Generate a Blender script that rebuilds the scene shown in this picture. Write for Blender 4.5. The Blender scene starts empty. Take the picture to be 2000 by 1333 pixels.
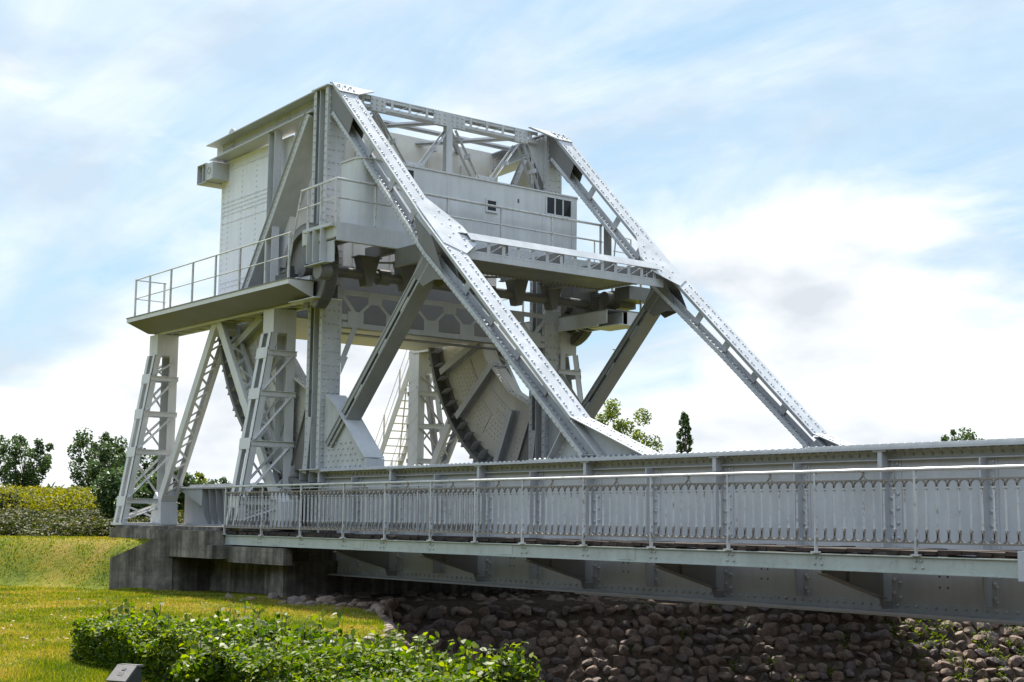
import bpy, math, random
import numpy as np
from mathutils import Vector, Matrix
random.seed(7); rng = np.random.default_rng(7)
sc = bpy.context.scene; COL = sc.collection

# ---------------------------------------------------------------- camera, sky, sun, exposure
cd = bpy.data.cameras.new('camera'); cam = bpy.data.objects.new('camera', cd); COL.objects.link(cam)
cd.sensor_width = 36; cd.lens = 50.48; cd.clip_start = .1; cd.clip_end = 3000
Rm = ((0.61809535, 0.09090456, 0.78082937), (0.78603207, -0.08482596, -0.61233826), (0.01057026, 0.99224035, -0.12388443))
cam.matrix_world = Matrix.Translation((30.5, -18.0, 2.2)) @ Matrix(Rm).to_4x4()
sc.camera = cam
sc.view_settings.view_transform = 'Standard'; sc.view_settings.look = 'None'
sc.view_settings.exposure = 1.45; sc.view_settings.gamma = 1.0
SUN = Vector((-.55, .20, .81)).normalized()          # towards the sun: left of the bridge, slightly behind
SUN_EL = math.asin(SUN.z)
sl = bpy.data.lights.new('sun', 'SUN'); sl.energy = 5.0; sl.angle = math.radians(.5); sl.color = (1, .93, .82)
so = bpy.data.objects.new('sun', sl); COL.objects.link(so); so.location = (-60, 20, 90)
so.rotation_euler = SUN.to_track_quat('Z', 'Y').to_euler()

w = bpy.data.worlds.new('World'); sc.world = w; w.use_nodes = True
NT = w.node_tree; NT.nodes.clear()
def nn(nt, t, **kw):
    n = nt.nodes.new(t)
    for k, v in kw.items():
        if k.startswith('i_'):
            n.inputs[int(k[2:]) if k[2:].isdigit() else k[2:]].default_value = v
        else: setattr(n, k, v)
    return n
def ln(nt, a, ai, b, bi): nt.links.new(a.outputs[ai], b.inputs[bi])
def ramp(nt, stops, interp='LINEAR'):
    r = nt.nodes.new('ShaderNodeValToRGB'); cr = r.color_ramp; cr.interpolation = interp
    while len(cr.elements) < len(stops): cr.elements.new(.5)
    for e, (p, c) in zip(cr.elements, stops):
        e.position = p; e.color = (c, c, c, 1) if isinstance(c, (int, float)) else (*c, 1)
    return r
def math_(nt, op, a=None, b=None, clamp=False):
    m = nt.nodes.new('ShaderNodeMath'); m.operation = op; m.use_clamp = clamp
    for i, x in enumerate((a, b)):
        if x is None: continue
        if isinstance(x, (int, float)): m.inputs[i].default_value = x
        else: nt.links.new(x, m.inputs[i])
    return m.outputs[0]
sky = nn(NT, 'ShaderNodeTexSky', sky_type='NISHITA', sun_disc=False, sun_elevation=SUN_EL,
         sun_rotation=math.atan2(SUN.x, SUN.y), air_density=1.0, dust_density=1.2, ozone_density=1.0)
tc = nn(NT, 'ShaderNodeTexCoord'); sep = nn(NT, 'ShaderNodeSeparateXYZ'); ln(NT, tc, 'Generated', sep, 0)
zc = math_(NT, 'MAXIMUM', sep.outputs[2], 0.0)
zd = math_(NT, 'ADD', zc, .16)
px = math_(NT, 'DIVIDE', sep.outputs[0], zd); py = math_(NT, 'DIVIDE', sep.outputs[1], zd)
cmb = nn(NT, 'ShaderNodeCombineXYZ'); NT.links.new(px, cmb.inputs[0]); NT.links.new(py, cmb.inputs[1])
# thin streaky high cloud
mp = nn(NT, 'ShaderNodeMapping'); ln(NT, cmb, 0, mp, 0)
mp.inputs['Rotation'].default_value = (0, 0, .55); mp.inputs['Scale'].default_value = (.75, 2.3, 1)
n1 = nn(NT, 'ShaderNodeTexNoise'); ln(NT, mp, 0, n1, 'Vector')
n1.inputs['Scale'].default_value = .9; n1.inputs['Detail'].default_value = 7; n1.inputs['Roughness'].default_value = .6; n1.inputs['Distortion'].default_value = 1.1
r1 = ramp(NT, [(.36, 0.0), (.74, .85)]); ln(NT, n1, 0, r1, 0)
# billowing cloud bank towards the horizon
mp2 = nn(NT, 'ShaderNodeMapping'); ln(NT, tc, 'Generated', mp2, 0); mp2.inputs['Scale'].default_value = (4.2, 4.2, 9.5); mp2.inputs['Location'].default_value = (1.3, .4, .35)
n2 = nn(NT, 'ShaderNodeTexNoise'); ln(NT, mp2, 0, n2, 'Vector')
n2.inputs['Scale'].default_value = 1.0; n2.inputs['Detail'].default_value = 8; n2.inputs['Roughness'].default_value = .56; n2.inputs['Distortion'].default_value = .35
hz = math_(NT, 'MULTIPLY', sep.outputs[2], -1.55)
bank = math_(NT, 'ADD', math_(NT, 'ADD', n2.outputs[0], hz), .30)
r2 = ramp(NT, [(.43, 0.0), (.60, 1.0)]); NT.links.new(bank, r2.inputs[0])
mask = math_(NT, 'MAXIMUM', r1.outputs[0], r2.outputs[0])
# cloud body shade: soft grey bellies
n3 = nn(NT, 'ShaderNodeTexNoise'); ln(NT, mp2, 0, n3, 'Vector'); n3.inputs['Scale'].default_value = 1.9; n3.inputs['Detail'].default_value = 5
r3 = ramp(NT, [(.36, (7.1, 7.35, 7.8)), (.56, (10.3, 10.3, 10.3))]); ln(NT, n3, 0, r3, 0)
tint = nn(NT, 'ShaderNodeMix', data_type='RGBA'); tint.inputs[0].default_value = .72
ln(NT, sky, 0, tint, 6); tint.inputs[7].default_value = (5.2, 7.5, 9.4, 1)
mx = nn(NT, 'ShaderNodeMix', data_type='RGBA'); NT.links.new(mask, mx.inputs[0]); ln(NT, tint, 2, mx, 6); ln(NT, r3, 0, mx, 7)
# unseen sky behind the camera: brighter blue as fill, low dark band added for shade
dotn = nn(NT, 'ShaderNodeVectorMath', operation='DOT_PRODUCT'); ln(NT, tc, 'Generated', dotn, 0); dotn.inputs[1].default_value = (-.82, .57, 0)
front = ramp(NT, [(.38, 0.0), (.70, 1.0)]); NT.links.new(math_(NT, 'ADD', math_(NT, 'MULTIPLY', dotn.outputs['Value'], .5), .5), front.inputs[0])
low = ramp(NT, [(.17, .08), (.40, 1.05)]); NT.links.new(sep.outputs[2], low.inputs[0])
bblue = nn(NT, 'ShaderNodeMix', data_type='RGBA', blend_type='MULTIPLY'); bblue.inputs[0].default_value = 1
bblue.inputs[6].default_value = (9.3, 11.0, 13.0, 1); ln(NT, low, 0, bblue, 7)
dome = nn(NT, 'ShaderNodeMix', data_type='RGBA'); ln(NT, front, 0, dome, 0); ln(NT, bblue, 2, dome, 6)
fsc = nn(NT, 'ShaderNodeMix', data_type='RGBA', blend_type='MULTIPLY'); fsc.inputs[0].default_value = 1; ln(NT, mx, 2, fsc, 6); fsc.inputs[7].default_value = (.70, .725, .74, 1); ln(NT, fsc, 2, dome, 7)
bg = nn(NT, 'ShaderNodeBackground'); ln(NT, dome, 2, bg, 0); bg.inputs[1].default_value = .056
out = nn(NT, 'ShaderNodeOutputWorld'); ln(NT, bg, 0, out, 0)

# ---------------------------------------------------------------- materials
def mat(name):
    m = bpy.data.materials.new(name); m.use_nodes = True
    nt = m.node_tree; b = nt.nodes['Principled BSDF']
    return m, nt, b
def noise(nt, scale, detail=4, rough=.55, vec=None, mapscale=None):
    t = nn(nt, 'ShaderNodeTexCoord'); n = nn(nt, 'ShaderNodeTexNoise')
    n.inputs['Scale'].default_value = scale; n.inputs['Detail'].default_value = detail; n.inputs['Roughness'].default_value = rough
    if mapscale:
        mpp = nn(nt, 'ShaderNodeMapping'); mpp.inputs['Scale'].default_value = mapscale
        g = nn(nt, 'ShaderNodeNewGeometry'); ln(nt, g, 'Position', mpp, 0); ln(nt, mpp, 0, n, 'Vector')
    else:
        g = nn(nt, 'ShaderNodeNewGeometry'); ln(nt, g, 'Position', n, 'Vector')
    return n
def bump(nt, b, src, strength, dist=.02):
    bp = nn(nt, 'ShaderNodeBump'); bp.inputs['Strength'].default_value = strength; bp.inputs['Distance'].default_value = dist
    nt.links.new(src, bp.inputs['Height']); ln(nt, bp, 0, b, 'Normal')
def paint(name, c, var=.12, rough=.5, streak=.35, rust=0.0):
    m, nt, b = mat(name)
    n = noise(nt, 1.3, 6, .6); st = noise(nt, 1.0, 5, .6, mapscale=(5, 5, .45))
    a = math_(nt, 'ADD', math_(nt, 'MULTIPLY', n.outputs[0], 1 - streak), math_(nt, 'MULTIPLY', st.outputs[0], streak))
    lo = tuple(x * (1 - var) for x in c); hi = tuple(min(1, x * (1 + var)) for x in c)
    r = ramp(nt, [(.3, lo), (.7, hi)]); nt.links.new(a, r.inputs[0])
    last = r
    if rust:
        rn = noise(nt, 9, 6, .7); rr = ramp(nt, [(.54, 0.0), (.70, rust)]); ln(nt, rn, 0, rr, 0)
        mxx = nn(nt, 'ShaderNodeMix', data_type='RGBA'); ln(nt, rr, 0, mxx, 0); ln(nt, r, 0, mxx, 6)
        mxx.inputs[7].default_value = (.16, .085, .045, 1); nt.links.new(mxx.outputs[2], b.inputs['Base Color'])
    else: ln(nt, r, 0, b, 'Base Color')
    rg = ramp(nt, [(.3, rough - .1), (.7, rough + .12)]); ln(nt, n, 0, rg, 0); ln(nt, rg, 0, b, 'Roughness')
    f = noise(nt, 26, 3); bump(nt, b, f.outputs[0], .06, .01)
    return m
STEEL = paint('grey_bridge_paint', (.375, .39, .415), .18, .5, .4, rust=.14)
LIGHT = paint('pale_grey_paint', (.60, .62, .69), .13, .45, .45, rust=.10)
LEGP = paint('trestle_grey_paint', (.47, .48, .50), .14, .45, .5, rust=.12)
STEELM = paint('half_shaded_grey_paint', (.24, .25, .265), .15)  # half-dark copy of the bridge grey, shade put into the colour
STEELD = paint('dark_and_shaded_grey_paint', (.13, .13, .13), .15)  # dark grey for machinery; on undersides and gussets it is shade put into colour
CABP = paint('cabin_paint', (.42, .435, .46), .16, .45, .6, rust=.10)
RAILM = paint('weathered_rail_paint', (.40, .41, .42), .2, .4, .2, rust=.85)
RUSTY = paint('rusty_rail_iron', (.17, .155, .14), .35, .55, .2, rust=.6)
FASC = paint('pale_green_grey_paint', (.31, .345, .325), .18, .55, .5, rust=.35)
CREAM = paint('cream_steel_paint', (.45, .44, .415), .14, .5, .35, rust=.12)
def concrete():
    m, nt, b = mat('weathered_concrete')
    n = noise(nt, 2.2, 8, .65); st = noise(nt, 1, 6, .65, mapscale=(5.5, 5.5, .22))
    a = math_(nt, 'MULTIPLY', n.outputs[0], st.outputs[0])
    r = ramp(nt, [(.12, (.022, .018, .015)), (.26, (.10, .09, .076)), (.42, (.24, .22, .19))]); nt.links.new(a, r.inputs[0])
    ln(nt, r, 0, b, 'Base Color'); b.inputs['Roughness'].default_value = .9
    f = noise(nt, 14, 6, .7); g = nn(nt, 'ShaderNodeNewGeometry'); sp_ = nn(nt, 'ShaderNodeSeparateXYZ'); ln(nt, g, 'Position', sp_, 0)
    bd = math_(nt, 'PINGPONG', sp_.outputs[2], .115); bl = ramp(nt, [(0, 0.0), (.07, 1.0)]); nt.links.new(math_(nt, 'MULTIPLY', bd, 8.7), bl.inputs[0])
    hgt = math_(nt, 'ADD', f.outputs[0], math_(nt, 'MULTIPLY', bl.outputs[0], .6)); bump(nt, b, hgt, .6, .02); return m
CONC = concrete()
def simple(name, c, rough=.6, var=.25, scale=5, bmp=.2, mapscale=None):
    m, nt, b = mat(name); n = noise(nt, scale, 6, .65, mapscale=mapscale)
    r = ramp(nt, [(.3, tuple(x * (1 - var) for x in c)), (.7, tuple(x * (1 + var) for x in c))]); ln(nt, n, 0, r, 0)
    ln(nt, r, 0, b, 'Base Color'); b.inputs['Roughness'].default_value = rough
    if bmp: bump(nt, b, n.outputs[0], bmp, .02)
    return m
TIMBER = simple('old_deck_timber', (.026, .017, .014), .9, .8, 3, .8, (1.2, 9, 9))
DARK = simple('dark_machine_grease', (.05, .05, .052), .5)
PLAST = simple('dark_bollard_plastic', (.03, .03, .033), .55, .15, 20, .1)
PLTOP = simple('grey_bollard_lid', (.075, .072, .075), .5, .15, 20, .1)
BARK = simple('tree_bark', (.10, .08, .06), .9, .35, 4, .5)
def glass():
    m, nt, b = mat('dark_window_glass'); b.inputs['Base Color'].default_value = (.012, .014, .017, 1)
    b.inputs['Roughness'].default_value = .08; return m
GLASS = glass()
def leafmat(name, dark, mid, light, rough=.4, trans=.35, pos=(.2, .6, .9), tcol=None, wi=.65, ns=.9):
    m, nt, b = mat(name); g = nn(nt, 'ShaderNodeNewGeometry')
    n = noise(nt, ns, 5)
    a = math_(nt, 'ADD', math_(nt, 'MULTIPLY', g.outputs['Random Per Island'], wi), math_(nt, 'MULTIPLY', n.outputs[0], 1 - wi))
    r = ramp(nt, [(pos[0], dark), (pos[1], mid), (pos[2], light)]); nt.links.new(a, r.inputs[0]); ln(nt, r, 0, b, 'Base Color')
    b.inputs['Roughness'].default_value = rough; b.inputs['Specular IOR Level'].default_value = .22
    tr = nn(nt, 'ShaderNodeBsdfTranslucent')
    if tcol: tr.inputs[0].default_value = (*tcol, 1)
    else:
        h = nn(nt, 'ShaderNodeHueSaturation'); h.inputs['Value'].default_value = 1.9; h.inputs['Saturation'].default_value = 1.15; ln(nt, r, 0, h, 'Color'); ln(nt, h, 0, tr, 0)
    ms = nn(nt, 'ShaderNodeMixShader'); ms.inputs[0].default_value = trans
    o = nt.nodes['Material Output']; ln(nt, b, 0, ms, 1); ln(nt, tr, 0, ms, 2); nt.links.new(ms.outputs[0], o.inputs[0])
    return m
LTREE = leafmat('tree_leaves', (.022, .042, .016), (.045, .075, .026), (.085, .115, .035), .5, .3)
LTREEY = leafmat('young_tree_leaves', (.05, .085, .02), (.10, .13, .025), (.17, .17, .03), .45, .4)
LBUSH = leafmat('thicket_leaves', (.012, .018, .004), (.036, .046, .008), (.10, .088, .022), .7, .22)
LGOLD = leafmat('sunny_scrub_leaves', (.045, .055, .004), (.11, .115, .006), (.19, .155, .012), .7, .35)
LHEDGE = leafmat('hedge_leaves', (.018, .045, .003), (.07, .11, .004), (.17, .19, .008), .6, .4)
LSHRUB = leafmat('shrub_leaves', (.022, .05, .004), (.07, .105, .006), (.17, .20, .015), .52, .45)
GRASSM = leafmat('grass_blades', (.04, .075, .003), (.125, .14, .006), (.27, .20, .06), .7, .35, (.33, .5, .68), None, .25, .55)
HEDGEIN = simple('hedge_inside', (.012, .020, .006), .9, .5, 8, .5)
LITTER = leafmat('dry_leaves', (.10, .06, .03), (.2, .13, .06), (.33, .25, .12), .6, .2)
def ground_mat():
    m, nt, b = mat('lawn_and_soil'); g = nn(nt, 'ShaderNodeNewGeometry')
    n = noise(nt, .55, 6, .6); n2_ = noise(nt, 7, 8, .7)
    a = math_(nt, 'ADD', math_(nt, 'MULTIPLY', n.outputs[0], .6), math_(nt, 'MULTIPLY', n2_.outputs[0], .4))
    r = ramp(nt, [(.36, (.035, .06, .004)), (.48, (.09, .105, .006)), (.56, (.14, .12, .016)), (.66, (.19, .13, .045))]); nt.links.new(a, r.inputs[0])
    soil = ramp(nt, [(.3, (.022, .016, .011)), (.7, (.07, .052, .038))]); ln(nt, n2_, 0, soil, 0)
    at_ = nn(nt, 'ShaderNodeAttribute', attribute_name='soil')
    nz = noise(nt, 2.2, 6, .7)
    k = math_(nt, 'ADD', at_.outputs['Fac'], math_(nt, 'MULTIPLY', math_(nt, 'SUBTRACT', nz.outputs[0], .5), .9))
    kr = ramp(nt, [(.42, 0.0), (.58, 1.0)]); nt.links.new(k, kr.inputs[0])
    mxx = nn(nt, 'ShaderNodeMix', data_type='RGBA'); ln(nt, kr, 0, mxx, 0); ln(nt, r, 0, mxx, 6); ln(nt, soil, 0, mxx, 7)
    nt.links.new(mxx.outputs[2], b.inputs['Base Color']); b.inputs['Roughness'].default_value = .95; b.inputs['Specular IOR Level'].default_value = .1
    bump(nt, b, n2_.outputs[0], .6, .05); return m
GROUND = ground_mat()
def stone_mat():
    m, nt, b = mat('pink_grey_stone'); oi = nn(nt, 'ShaderNodeObjectInfo'); g = nn(nt, 'ShaderNodeNewGeometry')
    n = noise(nt, 9, 7, .65)
    k = math_(nt, 'FRACT', math_(nt, 'ADD', oi.outputs['Random'], g.outputs['Random Per Island']))
    r = ramp(nt, [(0, (.115, .075, .055)), (.35, (.155, .105, .076)), (.6, (.088, .066, .064)), (.8, (.165, .125, .09)), (1, (.07, .05, .043))]); nt.links.new(k, r.inputs[0])
    r2_ = ramp(nt, [(.3, .55), (.7, 1.2)]); ln(nt, n, 0, r2_, 0)
    mxx = nn(nt, 'ShaderNodeMix', data_type='RGBA', blend_type='MULTIPLY'); mxx.inputs[0].default_value = 1
    ln(nt, r, 0, mxx, 6); ln(nt, r2_, 0, mxx, 7); nt.links.new(mxx.outputs[2], b.inputs['Base Color']); b.inputs['Roughness'].default_value = .85
    bump(nt, b, n.outputs[0], .6, .03); return m
STONE = stone_mat()

# ---------------------------------------------------------------- helpers
V = Vector
ORG = {}
class MB:
    def __init__(s): s.v = []; s.f = []
    def add(s, vs, fs):
        o = len(s.v); s.v += [tuple(x) for x in vs]; s.f += [[i + o for i in f] for f in fs]; return s
    def obox(s, c, a, b, d):
        c, a, b, d = V(c), V(a), V(b), V(d)
        vs = [c + i * a + j * b + k * d for i in (-1, 1) for j in (-1, 1) for k in (-1, 1)]
        return s.add(vs, [(0, 1, 3, 2), (4, 6, 7, 5), (0, 4, 5, 1), (2, 3, 7, 6), (0, 2, 6, 4), (1, 5, 7, 3)])
    def box(s, x0, x1, y0, y1, z0, z1):
        return s.obox(((x0 + x1) / 2, (y0 + y1) / 2, (z0 + z1) / 2), ((x1 - x0) / 2, 0, 0), (0, (y1 - y0) / 2, 0), (0, 0, (z1 - z0) / 2))
    def bar(s, p, q, w_, h, up=(0, 0, 1)):
        p, q, up = V(p), V(q), V(up); d = (q - p); side = d.cross(up).normalized(); u = side.cross(d).normalized()
        return s.obox((p + q) / 2, d / 2, side * w_ / 2, u * h / 2)
    def prism(s, poly, off):
        n = len(poly); off = V(off); a = [V(p) for p in poly]
        return s.add(a + [p + off for p in a], [list(range(n))[::-1], list(range(n, 2 * n))] + [(i, (i + 1) % n, n + (i + 1) % n, n + i) for i in range(n)])
    def xz(s, poly, y0, y1): return s.prism([(x, y0, z) for x, z in poly], (0, y1 - y0, 0))
    def yz(s, poly, x0, x1): return s.prism([(x0, y, z) for y, z in poly], (x1 - x0, 0, 0))
    def xy(s, poly, z0, z1): return s.prism([(x, y, z0) for x, y in poly], (0, 0, z1 - z0))
    def tube(s, pts, r, n=6):
        pts = [V(p) for p in pts]; o = len(s.v); rings = len(pts)
        for i, p in enumerate(pts):
            d = (pts[min(i + 1, rings - 1)] - pts[max(i - 1, 0)]).normalized()
            a = d.cross(V((0, 0, 1)) if abs(d.z) < .9 else V((1, 0, 0))).normalized(); b = d.cross(a)
            rr = r[i] if isinstance(r, (list, tuple)) else r
            for k in range(n):
                t = 2 * math.pi * k / n; s.v.append(tuple(p + rr * (math.cos(t) * a + math.sin(t) * b)))
        for i in range(rings - 1):
            for k in range(n): s.f.append([o + i * n + k, o + i * n + (k + 1) % n, o + (i + 1) * n + (k + 1) % n, o + (i + 1) * n + k])
        s.f.append([o + k for k in range(n)][::-1]); s.f.append([o + (rings - 1) * n + k for k in range(n)]); return s
    def rivet(s, p, n, r=.034, h=.032):
        p, n = V(p), V(n).normalized(); a = n.cross(V((0, 0, 1)) if abs(n.z) < .9 else V((1, 0, 0))).normalized(); b = n.cross(a)
        vs = []
        for rr, hh in ((r, -.004), (r * .86, h * .6)):
            for k in range(6):
                t = math.pi * k / 3; vs.append(p + n * hh + rr * (math.cos(t) * a + math.sin(t) * b))
        vs.append(p + n * h)
        return s.add(vs, [(k, (k + 1) % 6, 6 + (k + 1) % 6, 6 + k) for k in range(6)] + [(6 + k, 6 + (k + 1) % 6, 12) for k in range(6)])
    def rivets(s, p, q, n, sp=.2, r=.034, h=.032):
        p, q = V(p), V(q); L = (q - p).length; k = max(1, int(round(L / sp)))
        for i in range(k + 1): s.rivet(p + (q - p) * (i / k), n, r, h)
        return s
    def build(s, name, m, parent=None, org=None, smooth=False):
        po = ORG[parent] if parent else V((0, 0, 0))
        o_ = V(org) if org is not None else po
        me = bpy.data.meshes.new(name); me.from_pydata([tuple(V(v) - o_) for v in s.v], [], s.f); me.update()
        me.materials.append(m)
        if smooth: me.shade_smooth()
        ob = bpy.data.objects.new(name, me); COL.objects.link(ob)
        if parent: ob.parent = parent; ob.location = o_ - po
        else: ob.location = o_
        ORG[ob] = o_; return ob
def tag(o, label=None, cat=None, group=None, kind=None):
    if label: o['label'] = label
    if cat: o['category'] = cat
    if group: o['group'] = group
    if kind: o['kind'] = kind
    return o
def empty(name, loc, label, cat, group=None):
    o = bpy.data.objects.new(name, None); COL.objects.link(o); o.location = loc; o.empty_display_size = .3
    ORG[o] = V(loc); return tag(o, label, cat, group)
def inst(src, pos, parent=None):
    c = src.copy(); COL.objects.link(c); po = ORG[parent] if parent else V((0, 0, 0))
    c.parent = parent; c.location = V(pos) - po; ORG[c] = V(pos); return c
def npmesh(name, verts, nper, m, parent=None, org=(0, 0, 0), smooth=False):
    """many equal polygons (nper verts each), no shared vertices"""
    po = ORG[parent] if parent else V((0, 0, 0)); verts = np.asarray(verts, np.float32).reshape(-1, 3) - np.array(org, np.float32)
    nv = len(verts); npol = nv // nper
    me = bpy.data.meshes.new(name); me.vertices.add(nv); me.vertices.foreach_set('co', verts.ravel())
    me.loops.add(nv); me.loops.foreach_set('vertex_index', np.arange(nv, dtype=np.int32))
    me.polygons.add(npol); me.polygons.foreach_set('loop_start', np.arange(0, nv, nper, dtype=np.int32))
    me.update(calc_edges=True); me.validate(); me.materials.append(m)
    ob = bpy.data.objects.new(name, me); COL.objects.link(ob)
    if parent: ob.parent = parent
    ob.location = V(org) - po; ORG[ob] = V(org); return ob
def leaves(P, size, up=.35, aspect=.55, var=.5):
    """rhombic leaves with random tilt at points P"""
    n = len(P); d = rng.normal(size=(n, 3)); d[:, 2] *= .6; d /= np.linalg.norm(d, axis=1)[:, None]
    nr = rng.normal(size=(n, 3)); nr[:, 2] += up * 3; nr -= (nr * d).sum(1)[:, None] * d; nr /= np.linalg.norm(nr, axis=1)[:, None] + 1e-6
    sd = np.cross(nr, d); s_ = size * (1 - var / 2 + var * rng.random(n))[:, None]
    w_ = s_ * aspect * .5; cup = nr * s_ * .07
    q = [P - d * s_ * .5, P - d * s_ * .18 + sd * w_ * .9 + cup, P + d * s_ * .16 + sd * w_ * .8 + cup, P + d * s_ * .5 - nr * s_ * .08, P + d * s_ * .16 - sd * w_ * .8 + cup, P - d * s_ * .18 - sd * w_ * .9 + cup]
    return np.stack(q, 1).reshape(-1, 3)
def blob_pts(n, c, r, shell=.55):
    d = rng.normal(size=(n, 3)); d /= np.linalg.norm(d, axis=1)[:, None]
    rad = shell + (1 - shell) * rng.random(n) ** .6
    return np.array(c) + d * rad[:, None] * np.array(r)
W7 = 7.75

# ---------------------------------------------------------------- ground
def sstep(a, b, x):
    t = np.clip((x - a) / (b - a), 0, 1); return t * t * (3 - 2 * t)
def pit_depth(x, y):
    xe = 3.4 + .66 * np.maximum(y, 0) + 7.4 * sstep(.2, -6.0, y)      # top edge of the stone bank
    t = np.clip(x - xe, 0, 99); return np.minimum(.62 * t * sstep(0, .7, t), 2.3) * sstep(-8.3, -6.3, y) * (1 - sstep(18, 30, y)) * (1 - sstep(40, 55, x))
def ground_z(x, y):
    x = np.asarray(x, float); y = np.asarray(y, float)
    z = .33 + .05 * np.sin(x * .31 + 1) * np.cos(y * .27)
    yf = -3.15 + .42 * (x + 5.2)
    m = sstep(0, 1.9, y - np.maximum(yf, -9.5)) * sstep(-4.2, -4.9, x)
    m = np.maximum(m, sstep(-16, -30, x))
    z = z + 1.28 * m * (1 - .10 * sstep(-9, -15, x) * sstep(-24, -18, x))
    z = z - pit_depth(x, y)
    return z
def gsheet():
    xs = np.concatenate([[-1500, -500, -220, -110], np.arange(-60, -14, 2.0), np.arange(-14, 34, .35), np.arange(34, 60, 3), [120, 500, 1500]])
    ys = np.concatenate([[-1500, -400, -120, -60, -34], np.arange(-24, 14, .35), np.arange(14, 60, 2.5), [110, 220, 500, 1500]])
    X, Y = np.meshgrid(xs, ys, indexing='ij'); Z = ground_z(X, Y)
    nx, ny = X.shape; v = np.stack([X, Y, Z], -1).reshape(-1, 3)
    f = [(i * ny + j, (i + 1) * ny + j, (i + 1) * ny + j + 1, i * ny + j + 1) for i in range(nx - 1) for j in range(ny - 1)]
    me = bpy.data.meshes.new('ground'); me.from_pydata(v.tolist(), [], f); me.update(); me.shade_smooth(); me.materials.append(GROUND)
    x, y = v[:, 0], v[:, 1]
    soil = np.clip(sstep(-.2, .25, pit_depth(x, y)) * (pit_depth(x, y) > .01) + sstep(.2, 1.2, x) * sstep(-2.9, -1.6, y) * sstep(16, 12, y), 0, 1)
    at_ = me.attributes.new('soil', 'FLOAT', 'POINT'); at_.data.foreach_set('value', soil.astype(np.float32))
    o = bpy.data.objects.new('ground', me); COL.objects.link(o); tag(o, 'mown green lawn and bare canal bank soil', None, None, 'structure'); ORG[o] = V((0, 0, 0))
gsheet()

# ---------------------------------------------------------------- the bascule bridge
BR = empty('bascule_bridge', (0, 3.875, 1.95), 'huge grey riveted steel rolling lift bridge with counterweight and sloping legs', 'bridge')
YC = (.30, 7.45)                       # centre planes of the near and the far truss
def seg_z(x, pts):
    for (x0, z0), (x1, z1) in zip(pts, pts[1:]):
        if x0 <= x <= x1: return z0 + (z1 - z0) * (x - x0) / (x1 - x0)
    return pts[-1][1]
def main_girder(yc, near):
    X0, X1, ZT, ZB = -.5, 24.0, 3.33, .89
    m = MB().box(X0, X1, yc - .015, yc + .015, ZB, ZT)
    m.box(X0, X1, yc - .115, yc + .115, ZT - .16, ZT - .14).box(X0, X1, yc - .03, yc + .03, ZT - .139, ZT - .001).box(X0, X1, yc - .03, yc + .03, ZB + .001, ZB + .15)
    g = m.build('main_girder', STEEL, BR)
    t = MB().box(X0, X1, yc - .3, yc + .3, ZT, ZT + .04)
    if near:
        for dy in (-.26, -.12): t.rivets((X0 + .1, yc + dy, ZT + .04), (7.9, yc + dy, ZT + .04), (0, 0, 1), .155)
        for dy in (-.24, -.12): t.rivets((8.1, yc + dy, ZT + .066), (21, yc + dy, ZT + .066), (0, 0, 1), .155)
        t.rivets((X0 + .1, yc - .22, ZT), (21, yc - .22, ZT), (0, 0, -1), .155, .03)
    t.build('top_flange', STEEL, g)
    c = MB().box(8.0, X1, yc - .285, yc + .285, ZT + .0405, ZT + .066).box(15.2, X1, yc - .265, yc + .265, ZT + .0665, ZT + .09)
    c.build('cover_plate', STEEL, g)
    b = MB().box(X0, X1, yc - .29, yc + .29, ZB - .035, ZB)
    b.box(9.5, X1, yc - .25, yc + .25, ZB - .06, ZB - .0355)
    if near:
        b.rivets((X0 + .1, yc - .03, ZB + .09), (21, yc - .03, ZB + .09), (0, -1, 0), .17, .03)
        b.rivets((X0 + .1, yc - .03, ZT - .07), (21, yc - .03, ZT - .07), (0, -1, 0), .17, .03)
    b.build('bottom_flange', STEEL, g)
    if not near: return
    yw = yc - .015; z0, z1 = ZB + .152, ZT - .162
    def stiff(x, wide, tee):
        s = MB().box(x - .012, x + .012, yw - .23, yw - .013, z0, z1).box(x - wide, x + wide, yw - .012, yw, z0, z1)
        s.box(x - .012, x + .10, yw - .026, yw - .0125, z0, z1)
        for dx in (-wide + .07, wide - .07): s.rivets((x + dx, yw - .012, z0 + .06), (x + dx, yw - .012, z1 - .05), (0, -1, 0), .215, .034)
        s.rivets((x + .055, yw - .026, z0 + .12), (x + .055, yw - .026, z1 - .15), (0, -1, 0), .215, .034)
        if tee: s.box(x - .12, x + .12, yw - .26, yw - .02, z1 + .135, z1 + .160).box(x - .04, x + .04, yw - .25, yw - .1, z1 - .10, z1 + .134)
        return s
    sm = stiff(3.07, .22, True).build('stiffener', STEEL, g, (3.07, yw, 2.1)); si = stiff(4.78, .15, False).build('stiffener', STEEL, g, (4.78, yw, 2.1))
    for x in (-.1, 6.40, 9.78, 13.17, 16.65, 20.1): inst(sm, (x, yw, 2.1), g)
    for x in (1.4, 8.1, 11.45, 14.93, 18.39, 21.8): inst(si, (x, yw, 2.1), g)
    hl = MB()
    for x in (7.2, 8.9, 10.6, 12.3, 14.0, 15.8, 17.5):
        for dx in (0, .14):
            for dz in (0, .16): hl.rivet((x + dx, yw - .001, 1.28 + dz), (0, -1, 0), .02, .004)
    hl.build('bolt_holes', DARK, g)
for i, yc in enumerate(YC): main_girder(yc, i == 0)

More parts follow.
